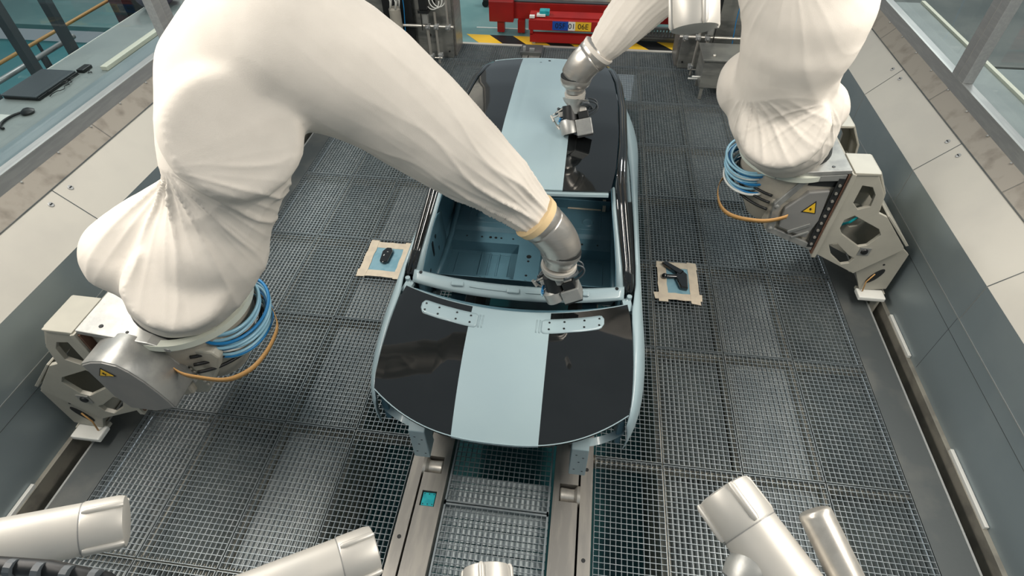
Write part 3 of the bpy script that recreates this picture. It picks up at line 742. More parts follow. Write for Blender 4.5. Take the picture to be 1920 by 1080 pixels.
# outer side skin
ss = [ # y, x_edge, z_edge, x_sh, z_sh, x_max, z_max, x_low, z_low
 (-.215, .79, .80, .81, .70, .815, .60, .80, .50),
 (-.17, .805, .865, .835, .83, .85, .66, .83, .52),
 (-.05, .818, .905, .862, .87, .895, .70, .885, .62),
 (.15, .822, .945, .875, .915, .925, .74, .925, .70),
 (.40, .818, .975, .878, .95, .935, .78, .93, .66),
 (.58, .805, .992, .875, .965, .925, .80, .91, .40),
 (.80, .852, .985, .880, .972, .908, .86, .895, .34),
 (1.3, .848, .972, .880, .960, .908, .86, .89, .32),
 (2.0, .840, .965, .878, .955, .912, .86, .89, .32),
 (2.5, .815, .97, .872, .960, .932, .86, .91, .36),
 (2.85, .785, .985, .855, .970, .950, .84, .94, .66),
 (3.2, .74, 1.01, .815, .995, .925, .84, .92, .66),
 (3.5, .70, 1.03, .77, 1.01, .865, .82, .86, .45),
 (3.75, .60, 1.03, .70, 1.0, .78, .82, .78, .45)]
def skin(s):
    rs = []
    for y, a, b, c, d, e, f, g_, h in ss:
        rs.append([(s * a, y, b), (s * lerp(a, c, .6), y, lerp(b, d, .35) + .002), (s * c, y, d), (s * lerp(c, e, .55), y, lerp(d, f, .35)), (s * e, y, f), (s * lerp(e, g_, .5), y, lerp(f, h, .5)), (s * g_, y, h)])
    return MB().grid(rs)
side('side_panel', skin, 'body', smooth='all', solid=.012, sub=1)
# black strip standing in for shade in the window slot, and inner door shell
def slot_shade(s):
    rs = []
    for y, a, b, *r in ss[6:11]: rs.append([(s * (a - .004), y, b - .012), (s * (a - .035), y, b - .014)])
    return MB().grid(rs)
side('window_slot_shade', slot_shade, 'black', solid=.01)
def door_in(s):
    rs = []
    for y, a, b, *r in ss[6:12]: rs.append([(s * (a - .035), y, b - .005), (s * (a - .06), y, b - .03), (s * (a - .05), y, .7), (s * (a - .03), y, .36)])
    return MB().grid(rs)
side('door_inner', door_in, 'body_in', solid=.01, smooth=True)
def bpill(s):
    return MB().grid([[(s * .73, 1.98, 1.43), (s * .70, 2.10, 1.43)], [(s * .785, 1.93, 1.2), (s * .765, 2.08, 1.2)], [(s * .835, 1.86, .96), (s * .80, 2.1, .95)], [(s * .85, 1.82, .4), (s * .81, 2.15, .4)]])
side('centre_pillar', bpill, 'body', solid=.03, smooth='all')
def cpill(s):
    return MB().grid([[(s * .705, 2.85, 1.43), (s * .64, 3.25, 1.41)], [(s * .735, 2.95, 1.22), (s * .68, 3.38, 1.22)], [(s * .77, 3.0, 1.0), (s * .71, 3.5, 1.03)]])
side('rear_pillar', cpill, 'body', solid=.03, smooth='all')
def belt(s):   # pale step inboard of the slot strip seen through the side opening
    return MB().tube([(s * .73, 2.15, 1.38), (s * .775, 2.4, 1.16), (s * .80, 2.55, .98)], .012, 8)
side('door_frame_tube', belt, 'body', smooth='all')
# cowl beam
def cowl(u):
    x = u * .762; q = abs(u)
    y1 = .715 + .09 * q ** 2.2; z1 = 1.0 + .005 * (1 - q)
    y0 = .600 + .10 * q ** 2.2
    return x, y0, y1, z1
rs = []
for i in range(41):
    u = -1 + i / 20; x, y0, y1, z = cowl(u)
    pr = .006 * math.cos(u * 14)
    rs.append([(x, y1 + .01, z - .05), (x, y1, z), (x, lerp(y0, y1, .75), z + .012 + pr * .5), (x, lerp(y0, y1, .5), z + .002), (x, lerp(y0, y1, .2), z - .012), (x, y0, z - .03), (x, y0 + .012, z - .045)])
cw = obj('cowl_beam', MB().grid(rs), 'body', car, smooth='all', solid=.008)
m = MB()
for (u0, u1) in ((-.45, -.08), (.10, .50)):
    for v in (.42, .62):
        m.tube([(lerp(u0, u1, k / 8) * .735, lerp(cowl(lerp(u0, u1, k / 8))[1], cowl(lerp(u0, u1, k / 8))[2], v), 1.006) for k in range(9)], .003, 5)
obj('pressed_rib', m, 'body', cw, smooth='all')
m = MB()
for u in (-.93, .93): x, y0, y1, z = cowl(u); m.cyl((x, y1 - .03, z + .004), (x, y1 - .03, z + .016), .012)
obj('hole', m, 'black', cw)
for u in (-.55, -.02, .62):
    x, y0, y1, z = cowl(u)
    obj('cowl_bracket', MB().box((x - .045, lerp(y0, y1, .3), z - .005), (x + .045, lerp(y0, y1, .7), z + .014), Matrix.Rotation(.1, 3, 'X')), 'body', cw, bevel=.012)
# plenum
rs = []
for i in range(21):
    u = -1 + i / 10; q = abs(u)
    rs.append([(u * .74, .56 + .12 * q * q, .93), (u * .74, .50 + .12 * q * q, .80), (u * .74, .38 + .14 * q * q, .78), (u * .74, .30 + .14 * q * q, .90)])
obj('plenum', MB().grid(rs), 'body_in', car, smooth='all', solid=.01)
obj('plenum_bracket', MB().box((-.10, .44, .82), (.0, .52, .90)).box((.02, .40, .80), (.32, .50, .86)), 'body_in', car, bevel=.01)
# fender corner pieces at the screen foot
for s in (-1, 1):
    m = MB().box((s * .79 - .03, .60, .93), (s * .79 + .03, .72, .965), Matrix.Rotation(.2 * s, 3, 'Z')); m.tube([(s * .765, .60, .98), (s * .775, .68, .95), (s * .80, .74, .97)], .012, 8)
    m.cyl((s * .80, .72, .95), (s * .80, .72, .99), .018)
    obj('hinge_bracket', m, 'body', car, smooth=True)
# interior tub
fz = .37
rs = []
ys = [1.0, 1.12, 1.28, 1.33, 1.36, 1.40, 1.76, 1.80, 1.83, 1.97, 2.02, 2.35, 2.38, 2.42, 2.75, 2.8, 3.3, 3.36]
zs = [.62, .40, .36, .36, .43, .44, .44, .40, .37, .37, .40, .40, .40, .40, .40, .40, .40, .7]
tub = MB()
# floor pan profile (y, z): toe board, front floor, seat cross member, rear floor, rear step, boot
prof = [(.92, .85), (1.02, .60), (1.20, .36), (1.285, .36), (1.30, .42), (1.37, .42), (1.385, .365), (1.74, .365), (1.75, .47), (1.90, .47), (1.93, .50), (2.30, .50), (2.31, .43), (2.42, .43), (2.44, .60), (2.9, .62), (3.55, .62), (3.6, 1.0)]
cols_ = [-.80, -.74, -.735, -.40, -.11, -.10, .10, .11, .40, .735, .74, .80]
rs = []
for y, z in prof:
    row = []
    for x in cols_:
        zz = z
        if abs(x) <= .101 and .95 < y < 1.95: zz = max(z, .47)
        if abs(x) >= .739: zz = max(z, .50 if abs(x) < .79 else .52)
        row.append((x, y, zz))
    rs.append(row)
obj('floor_pan', MB().grid(rs), 'body_in', car, solid=.004)
def inner_side(s):
    pr = [(.80, .98), (.90, 1.0), (1.15, .97), (1.5, .96), (1.62, .9)]
    m = MB().grid([[(s * .765, y, z), (s * .765, y + .01, .8), (s * .755, y + .02, .6), (s * .78, y + .03, .42)] for y, z in pr])
    return m
side('kick_panel', inner_side, 'body_in', solid=.01, smooth='all')
def sill_in(s):
    return MB().tube([(s * .745, y, z) for y, z in ((1.18, .55), (1.45, .50), (1.8, .49), (2.1, .53), (2.3, .62))], .028, 8)
side('sill_flange', sill_in, 'body_in', smooth='all')
# pressings, ribs and holes in the floor
m = MB()
for s in (-1, 1):
    for x in (.28, .36, .44): 
        m.tube([(s * x, 1.42, .37), (s * x, 1.71, .37)], .008, 6)
    m.tube([(s * .18, 1.42, .368), (s * .66, 1.42, .368), (s * .66, 1.70, .368), (s * .18, 1.70, .368)], .005, 6, closed=True)
    m.tube([(s * .22, 2.0, .502), (s * .62, 2.0, .502), (s * .62, 2.24, .502)], .006, 6)
    for x, y in ((.22, 2.06), (.50, 2.1)):
        m.lathe((s * x, y, .498), (s * x, y, .512), [(0, .062), (.6, .055), (1, .045), (.3, .03), (.3, .001)], 20)
    m.tube([(s * .12, 1.31, .425), (s * .70, 1.31, .425)], .006, 6)
m.box((-.60, 1.31, .42), (-.44, 1.36, .427)); m.box((-.24, 1.31, .42), (-.15, 1.36, .427)); m.box((.44, 1.31, .42), (.60, 1.36, .427)); m.box((.15, 1.31, .42), (.24, 1.36, .427))
for s in (-1, 1): m.box((s * .45 - .1, 2.5, .615), (s * .45 + .1, 2.8, .64)); m.box((s * .3 - .03, 2.6, .62), (s * .3 + .03, 3.1, .65))
fp = obj('floor_rib', m, 'body_in', car, smooth=True)
m = MB()
def hole(x, y, z, r): m.cyl((x, y, z), (x, y, z + .0035), r, 12)
for y, r in ((1.60, .022), (1.54, .011), (1.36, .011), (1.28, .022), (1.1, .013)): hole(.0, y, .472, r)
for s in (-1, 1):
    for x, r in ((.16, .01), (.31, .010), (.36, .014), (.40, .014), (.52, .010), (.30, .012)): hole(s * x, 1.335, .423, r)
    for x, r in ((.17, .008), (.28, .009), (.33, .013), (.38, .013), (.46, .010), (.6, .008)): hole(s * x, 1.82, .473, r)
    for x in (.2, .3, .55): hole(s * x, 2.36, .433, .012)
obj('floor_hole', m, 'black', car)
m = MB()
for s in (-1, 1):
    for y, z, a_, b_ in ((1.1, .70, .012, .012), (1.25, .80, .015, .07), (1.0, .62, .03, .03), (1.35, .85, .012, .012), (1.2, .6, .012, .02), (1.4, .68, .01, .02)):
        x = s * .752; m.box((x - .004, y - a_, z - b_), (x + .004, y + a_, z + b_))
obj('side_hole', m, 'black', car)
obj('seat_step', MB().box((-.70, 2.305, .44), (.70, 2.32, .60)), 'body_in', car)
obj('seam_tape', MB().box((-.66, 2.29, .505), (-.30, 2.305, .512)).box((-.67, 2.28, .505), (-.64, 2.40, .56)).box((.30, 2.29, .505), (.62, 2.305, .512)).box((.63, 2.28, .505), (.66, 2.40, .56)), 'tape', car)
rag = MB().grid([[(.36 + .02 * math.sin(j), 2.50 + .05 * j, .655 + .008 * math.sin(2 * j)), (.44, 2.50 + .05 * j, .66 + .01 * math.cos(3 * j)), (.50 + .03 * math.sin(j * 1.7), 2.49 + .05 * j, .655)] for j in range(8)])
tag(obj('black_pad', rag, 'black', solid=.01), 'ragged dark patch lying on the rear floor inside the car body', 'pad')
# front structure: radiator support arms, horn plates
for s in (-1, 1):
    m = MB().prism([(-.20, .66), (-.30, .62), (-.30, .28), (-.17, .30)], 'x', s * .53 - .055, s * .53 + .055)
    hp = obj('front_horn_plate', m, 'body', car, bevel=.006)
    mm = MB()
    for x, z in ((-.02, .55), (.025, .52), (0, .46), (-.025, .36), (.03, .34)): mm.box((s * .53 + x - .006, -.302, z - .002), (s * .53 + x + .006, -.299, z + .003))
    obj('slit', mm, 'dark', hp)
    obj('front_rail', MB().box((s * .53 - .05, -.17, .36), (s * .53 + .05, .9, .5)), 'body', car, bevel=.01)
    rs = []
    for k in range(9):
        a = k / 8; x = lerp(.56, .80, a); y = -.26 + .10 * a * a + .03 * math.sin(PI * a); z = .60 - .05 * math.sin(PI * a) + .04 * a
        rs.append([(s * x, y, z), (s * x, y + .05, z + .015), (s * x, y + .05, z - .04)])
    obj('front_support_arm', MB().grid(rs), 'body', car, smooth=True, solid=.006)
    obj('lamp_bracket', MB().box((s * .77 - .02, -.16, .50), (s * .77 + .02, -.02, .78)).box((s * .74 - .05, -.06, .60), (s * .74 + .05, .0, .68)), 'body_in', car, bevel=.01)
    obj('inner_fender', MB().grid([[(s * .60, .0 + .1 * i, .84), (s * .66, .0 + .1 * i, .70), (s * .62, .0 + .1 * i, .45)] for i in range(7)]), 'body_in', car, solid=.006, smooth=True)
obj('front_cross_rail', MB().box((-.6, -.15, .60), (.6, -.09, .66)), 'body_in', car, bevel=.008)
obj('sill_beam', MB().box((-.86, .62, .30), (-.74, 2.6, .42)), 'body', car, bevel=.01)
obj('sill_beam', MB().box((.74, .62, .30), (.86, 2.6, .42)), 'body', car, bevel=.01)
obj('under_rail', MB().box((-.62, .5, .33), (-.50, 3.3, .37)).box((.50, .5, .33), (.62, 3.3, .37)), 'body_in', car)

# ------------------------------------------------------------------ taped test pads on the gratings
def test_pad(x0, x1, y0, y1, lab, seed):
    rnd = random.Random(seed)
    t = thing('taped_pad', lab, 'test pad', ((x0 + x1) / 2, (y0 + y1) / 2, 0))
    obj('pad', MB().box((x0 + .03, y0 + .03, .001), (x1 - .03, y1 - .03, .012)), 'pad', t, bevel=.002)
    wd = .085
    for (a, b, c, d) in ((x0, x1, y0, y0 + wd), (x0, x1, y1 - wd, y1), (x0, x0 + wd, y0, y1), (x1 - wd, x1, y0, y1)):
        horiz = (b - a) > (d - c); n = 10; ra, rb = [], []
        ext = .035
        for k in range(n + 1):
            u = k / n
            if horiz:
                xx = lerp(a - ext * rnd.random(), b + ext * rnd.random(), u); j = rnd.uniform(-.004, .004)
                ra.append((xx, c + j, .014)); rb.append((xx + (rnd.uniform(-.015, .015) if k in (0, n) else 0), d + j, .0145))
            else:
                yy = lerp(c - ext * rnd.random(), d + ext * rnd.random(), u); j = rnd.uniform(-.004, .004)
                ra.append((a + j, yy, .0155)); rb.append((b + j, yy + (rnd.uniform(-.015, .015) if k in (0, n) else 0), .016))
        obj('tape_strip', MB().grid([ra, rb]), 'tape', t, solid=.001)
    return t
test_pad(-1.70, -1.25, 1.64, 2.14, 'light blue pad framed in cream masking tape on the grating left of the car', 1)
test_pad(1.22, 1.60, 1.67, 2.18, 'light blue pad framed in cream masking tape on the grating right of the car', 2)
rt = thing('test_handset', 'small black handset lying on the left taped pad', 'handset', (-1.47, 1.93, .016))
pts = [(-1.52, 1.83), (-1.48, 1.81), (-1.44, 1.83), (-1.43, 1.99), (-1.45, 2.03), (-1.50, 2.03), (-1.53, 1.97)]
obj('body', MB().prism(pts, 'z', .014, .05), 'gloss', rt, bevel=.008)
obj('mark', MB().box((-1.50, 1.90, .05), (-1.492, 1.92, .052)).box((-1.48, 1.96, .05), (-1.465, 1.965, .052)), 'white', rt)
rt = thing('spray_trigger', 'black angled hand tool lying on the right taped pad', 'tool', (1.42, 1.95, .016))
obj('grip', MB().prism([(1.42, 1.80), (1.49, 1.79), (1.50, 1.98), (1.46, 2.03), (1.40, 2.02), (1.39, 1.92)], 'z', .016, .06), 'gloss', rt, bevel=.012)
obj('nozzle_arm', MB().prism([(1.26, 2.12), (1.31, 2.14), (1.47, 2.02), (1.43, 1.97), (1.38, 2.01)], 'z', .03, .065), 'gloss', rt, bevel=.008)
obj('side_knob', MB().cyl((1.42, 1.96, .035), (1.29, 1.955, .035), .022).sphere((1.285, 1.955, .036), .03, 12, 8), 'gloss', rt, smooth=True)

# ------------------------------------------------------------------ robots: joint centres and radii in metres
L_FORE = [((0.139, 0.613, 1.72), 0.133), ((0.005, 0.628, 1.864), 0.164), ((-0.094, 0.606, 1.981), 0.197), ((-0.229, 0.584, 2.104), 0.233), ((-0.359, 0.572, 2.221), 0.263), ((-0.491, 0.566, 2.345), 0.284), ((-0.608, 0.535, 2.47), 0.297), ((-0.72, 0.522, 2.571), 0.316), ((-0.824, 0.482, 2.658), 0.333), ((-0.947, 0.46, 2.722), 0.353), ((-1.069, 0.44, 2.776), 0.378)]
L_ELBOW = [((-1.069, 0.44, 2.776), 0.378), ((-1.196, 0.396, 2.751), 0.333), ((-1.33, 0.327, 2.646), 0.312), ((-1.344, 0.222, 2.464), 0.319)]
L_UPPER = [((-1.344, 0.222, 2.464), 0.319), ((-1.361, 0.151, 2.342), 0.313), ((-1.425, 0.131, 2.192), 0.286), ((-1.5, 0.082, 2.016), 0.273), ((-1.602, 0.016, 1.855), 0.315), ((-1.717, -0.026, 1.733), 0.334), ((-1.815, -0.03, 1.617), 0.325), ((-1.915, -0.007, 1.485), 0.305)]
L_LOBE = [((-1.819, -0.056, 1.718), 0.268), ((-2.037, -0.074, 1.8), 0.235), ((-2.057, -0.081, 1.796), 0.223)]
L_NECK = [((-1.67, 0.08, 2.107), 0.14), ((-1.859, -0.011, 1.947), 0.2), ((-2.052, -0.076, 1.8), 0.229)]
L_CAPE = (-1.135, -0.063, 2.58)
L_CAPEB = (-1.368, 0.256, 2.444)
L_CAPER = 0.306
L_CAPF = (-0.863, 0.209, 2.846)
L_CAPFB = (-1.013, 0.47, 2.741)
L_CAPFR = 0.218
L_CAPS = (-1.61, -0.309, 1.85)
L_CAPSB = (-1.832, -0.074, 1.563)
L_CAPSR = 0.249
L_PINCH = (-1.639, 0.061, 2.294)
L_PINCH2 = (-1.287, -0.118, 2.004)
L_CUFF = (0.139, 0.613, 1.72)
L_W0 = (0.15, 0.605, 1.711)
L_W1 = (0.283, 0.602, 1.578)
L_W2 = (0.302, 0.596, 1.487)
L_W3 = (0.295, 0.576, 1.385)
L_W4 = (0.294, 0.575, 1.328)
L_H0 = (0.293, 0.548, 1.247)
L_H1 = (0.355, 0.511, 1.119)
L_WR = 0.137; L_WR3 = 0.117
R_FORE = [((0.436, 2.056, 2.119), 0.105), ((0.517, 2.061, 2.224), 0.137), ((0.604, 2.082, 2.33), 0.165), ((0.707, 2.099, 2.458), 0.186), ((0.864, 2.113, 2.673), 0.231), ((1.044, 2.106, 2.92), 0.292), ((1.219, 2.091, 3.092), 0.333), ((1.38, 2.072, 3.149), 0.373)]
R_UPPER = [((1.38, 2.072, 3.149), 0.373), ((1.537, 1.891, 2.926), 0.391), ((1.63, 1.765, 2.709), 0.388), ((1.667, 1.718, 2.575), 0.376), ((1.67, 1.704, 2.422), 0.353), ((1.668, 1.722, 2.244), 0.319), ((1.706, 1.796, 2.045), 0.335), ((1.779, 1.84, 1.869), 0.371), ((1.84, 1.854, 1.734), 0.349), ((1.918, 1.936, 1.594), 0.306)]
R_LOBEL = [((1.685, 1.836, 2.157), 0.252), ((1.538, 1.945, 2.003), 0.235), ((1.529, 1.965, 1.953), 0.222)]
R_LOBER = [((1.787, 1.772, 1.803), 0.303), ((2.065, 1.97, 1.816), 0.202), ((2.097, 2.021, 1.833), 0.172)]
R_CAP = (1.669, 1.462, 1.939)
R_CAPB = (1.831, 1.869, 1.751)
R_CAPR = 0.287
R_PINCH = (1.505, 1.648, 2.07)
R_CUFF = (0.436, 2.056, 2.119)
R_W0 = (0.428, 2.058, 2.122)
R_W1 = (0.324, 2.027, 2.036)
R_W2 = (0.291, 2.034, 1.95)
R_W3 = (0.292, 2.023, 1.828)
R_W4 = (0.3, 2.024, 1.772)
R_H0 = (0.296, 1.98, 1.675)
R_H1 = (0.34, 1.89, 1.526)
R_WR = 0.122; R_WR3 = 0.081
H_A = (-0.821, -1.578, 2.28)
H_AB = (-1.146, -1.761, 2.399)
H_B = (-0.115, -1.547, 2.215)
H_BB = (-0.454, -1.774, 2.294)
H_C = (0.19, -1.508, 2.072)
H_CB = (0.257, -1.813, 2.048)
H_Dd = (0.873, -1.252, 2.226)
H_DB = (1.092, -1.56, 2.178)
H_F = (0.786, 0.362, 2.951)
H_FB = (0.718, 0.635, 3.363)
H_E1 = (1.107, -1.306, 2.281)
H_E2 = (1.226, -1.543, 2.176)

def cone_cap(mb, p0, r0, p1, r1, n=40):
    p0 = Vector(p0); p1 = Vector(p1); L = max((p1 - p0).length, 1e-4)
    prof = []
    for k in range(7):
        a = -PI / 2 + PI / 2 * k / 6; prof.append((math.sin(a) * r0 / L, max(r0 * math.cos(a), .002)))
    for k in range(7):
        a = PI / 2 * k / 6; prof.append((1 + math.sin(a) * r1 / L, max(r1 * math.cos(a), .002)))
    mb.lathe(p0, p1, prof, n)
def chain(mb, l, flat_start=False):
    for (p, r), (q, s_) in zip(l, l[1:]): cone_cap(mb, p, r, q, s_)
def disc(mb, back, face, r, taper=.92):
    """a joint motor pushing the cloth out: cylinder with a flat face"""
    mb.lathe(back, face, [(0, r), (.82, r), (.96, r * (taper + .05)), (1, r * taper)], 48)
def sstep(x): x = max(0, min(1, x)); return x * x * (3 - 2 * x)

def cloth(name, mb, parent, folds, cut=None, voxel=.02, smooth=16, seed=0):
    me = bpy.data.meshes.new('tmp'); me.from_pydata([tuple(v) for v in mb.v], [], mb.f)
    bm = bmesh.new(); bm.from_mesh(me); bmesh.ops.recalc_face_normals(bm, faces=bm.faces); bm.to_mesh(me); bm.free()
    o = bpy.data.objects.new('tmp', me); COL.objects.link(o)
    md = o.modifiers.new('r', 'REMESH'); md.mode = 'VOXEL'; md.voxel_size = voxel
    md = o.modifiers.new('s', 'SMOOTH'); md.factor = .5; md.iterations = smooth
    dg = bpy.context.evaluated_depsgraph_get(); dg.update()
    ev = bpy.data.meshes.new_from_object(o.evaluated_get(dg))
    bpy.data.objects.remove(o)
    bm = bmesh.new(); bm.from_mesh(ev)
    bmesh.ops.subdivide_edges(bm, edges=bm.edges, cuts=1, use_grid_fill=True, smooth=0)
    if cut:
        for co, no in cut:
            bmesh.ops.bisect_plane(bm, geom=bm.verts[:] + bm.edges[:] + bm.faces[:], plane_co=co, plane_no=no, clear_outer=True)
    bm.normal_update()
    for f in bm.faces: f.smooth = True
    off = Vector((seed * 3.7, seed * 1.3, seed))
    new = []
    for v in bm.verts:
        c = v.co; n = v.normal; d = 0.0
        d += .006 * noise.noise(c * 3.2 + off) + .0022 * noise.noise(c * 9 + off)
        for f in folds:
            P, ax, k, amp, R0, R1, dr = (*f, None)[:7]
            w_ = c - P; r = w_.length
            if r > R1 * 2.2: continue
            x = ax.orthogonal().normalized(); y = ax.cross(x)
            ang = math.atan2(w_.dot(y), w_.dot(x))
            nz = noise.noise(c * 2.3 + off); nz2 = noise.noise(c * 1.1 - off)
            g = math.sin(ang * k + 1.7 * nz + off.x)
            g3 = math.sin(ang * k * 2.37 + 3.0 * nz2 + 1.7)
            ridge = (1 - abs(g)) ** 2.5 * 1.7 - .45 + .45 * ((1 - abs(g3)) ** 2 - .33)
            dw = 1.0 if dr is None else sstep((w_.dot(dr) / max(r, 1e-4) + .1) / .8)
            wt = dw * sstep(r / R0) * math.exp(-max(0, r - R0) / (R1 * .55)) * (.6 + .8 * nz2)
            d += amp * ridge * wt
        new.append(c + n * d)
    for v, c in zip(bm.verts, new): v.co = c
    base = ROOT[parent]
    for v in bm.verts: v.co -= base
    bm.to_mesh(ev); bm.free(); ev.name = name
    ev.materials.clear(); ev.materials.append(M['cloth'])
    o = bpy.data.objects.new(name, ev); COL.objects.link(o); o.parent = parent; ROOT[o] = base
    return o

def print_head(t, H0, H1, W4, fwd, flip=1):
    """applicator below the wrist: collar, hoses, nozzle block"""
    H0 = Vector(H0); H1 = Vector(H1); W4 = Vector(W4); ax = (H1 - H0).normalized()
    X = Vector((1, 0, 0)); X = (X - ax * X.dot(ax)).normalized(); Yv = ax.cross(X)
    def P(a, b, c): return H0 + X * a + Yv * b + ax * c
    L = (H1 - H0).length
    R = Matrix((X, Yv, ax)).transposed()
    def bx(mb, a, b):
        c = [(a[i] + b[i]) / 2 for i in range(3)]; h = [abs(b[i] - a[i]) / 2 for i in range(3)]
        C0 = P(*c); lo = C0 - Vector(h); hi = C0 + Vector(h); mb.box(lo, hi, R)
        return mb
    obj('coupling', MB().lathe(W4, H0, [(0, .10), (.25, .085), (.5, .06), (1, .055)], 24), 'gcast', t, smooth=True)
    blk = obj('nozzle_block', bx(MB(), (.0, -.07, .055), (.125, .065, L)), 'gcast', t, bevel=.008)
    obj('print_face', bx(MB(), (.0, -.06, L - .001), (.12, .055, L + .012)), 'black', t)
    obj('side_plate', bx(MB(), (.002, -.080, -.03), (.042, -.071, L * .98)), 'gcast', t, bevel=.002)
    obj('cover_pot', MB().lathe(P(-.055, 0, .035), P(-.05, 0, L * .82), [(0, .055), (.15, .068), (1, .070)], 20), 'gcast', t, smooth=True)
    obj('cover_panel', bx(MB(), (-.11, -.078, L * .25), (.0, -.06, L * .85)), 'gcover', t, bevel=.003)
    obj('black_core', MB().lathe(P(-.02, 0, -.06), P(-.03, 0, .05), [(0, .06), (1, .065)], 16), 'black', t, smooth=True)
    m = MB(); bx(m, (.03, -.02, .0), (.11, .06, .055)); obj('valve_block', m, 'black', t, bevel=.006)
    m = MB(); bx(m, (.045, .0, -.04), (.10, .045, .02)); bx(m, (.05, -.07, -.075), (.13, -.03, -.045)); bx(m, (-.12, -.06, -.03), (-.08, -.03, .01)); bx(m, (-.09, -.10, .0), (-.045, -.065, .035)); obj('fitting', m, 'housing', t, bevel=.006)
    m = MB()
    for a_, b_ in ((.03, .07), (.085, .10)): m.cyl(P(a_ + .02, -.0705, b_), P(a_ + .02, -.074, b_), .005, 8)
    obj('screw', m, 'dark', t)
    lt = obj('brand_lettering', text_mb('DÜRR', .030, P(-.06, -.0795, L * .55), X, -ax, .0008), 'black', blk)
    # hoses round the collar
    for i in range(3):
        pts = [P((.118 + .012 * i) * math.cos(a), (.115 + .012 * i) * math.sin(a) - .01, -.07 + .025 * math.sin(a * 2 + i) + .016 * i) for a in [-2.9 + 3.9 * j / 24 for j in range(25)]]
        obj('black_hose', MB().tube(pts, .011, 8), 'hose', t, smooth='all')
    for i in range(3):
        pts = [P(.0 + (.085 + .01 * i) * math.cos(a) - .03, (.08) * math.sin(a) - .01, .02 + .015 * i + .01 * math.sin(a)) for a in [-3.6 + 3.4 * j / 20 for j in range(21)]]
        obj('blue_hose', MB().tube(pts, .0055, 8), 'blue' if i < 2 else 'pblue', t, smooth='all')
    m = MB()
    for i, (a, b) in enumerate((((-.06, -.07, -.02), (-.17, -.09, .0)), ((-.17, -.09, .0), (-.15, -.12, .06)), ((-.06, -.06, .0), (-.14, -.13, .08)), ((-.08, -.02, -.05), (-.16, -.06, -.02)))):
        m.tube([P(*a), P(*b)], .006, 8)
    m.cyl(P(-.18, -.10, -.02), P(-.165, -.085, .03), .011, 10); m.cyl(P(-.15, -.14, .06), P(-.13, -.12, .10), .011, 10)
    obj('pin_connector', m, 'housing', t, smooth=True)
    m = MB()
    for i in range(2):
        m.tube([P(.09 + .10 * math.sin(a), -.05 + .02 * i, -.04 + .055 * math.cos(a) + .025 * i) for a in [PI * j / 12 for j in range(13)]], .007, 8)
    obj('looped_hose', m, 'hose', t, smooth='all')

def wrist(t, W0, W1, W2, W3, W4, R, R3):
    W0, W1, W2, W3, W4 = map(Vector, (W0, W1, W2, W3, W4))
    d0 = (W1 - W0).normalized()
    obj('cuff_ring', MB().lathe(W0 - d0 * .03, W0 + d0 * .06, [(0, R * .9), (.2, R), (.9, R), (1, R * .96)], 40), 'wrist', t, smooth=True)
    # bent segment
    pts = []; rr = []
    A = W0 + d0 * .055; B = W1; Cc = W2
    for k in range(13):
        u = k / 12; p = A * (1 - u) ** 2 + (B + d0 * .0) * 2 * u * (1 - u) + Cc * u * u; pts.append(p); rr.append(lerp(R * .97, R * .93, u))
    obj('bent_segment', MB().tube(pts, rr, 40), 'wrist', t, smooth='all')
    d1 = (W3 - W2).normalized()
    obj('joint_line', MB().lathe(W2 - d1 * .004, W2 + d1 * .004, [(0, R * .945), (1, R * .945)], 40), 'dark', t)
    L = (W3 - W2).length
    obj('lower_segment', MB().lathe(W2 + d1 * .004, W3, [(0, R * .93), (.25, R * .95), (.5, R * .86), (.75, R3 * .92), (1, R3 * .88)], 40), 'wrist', t, smooth=True)
    obj('end_flange', MB().lathe(W3, W4, [(0, R3 * .98), (.35, R3), (.36, R3 * .86), (.6, R3 * .86), (.62, R3 * .95), (1, R3 * .9)], 40), 'housing', t, smooth=True)

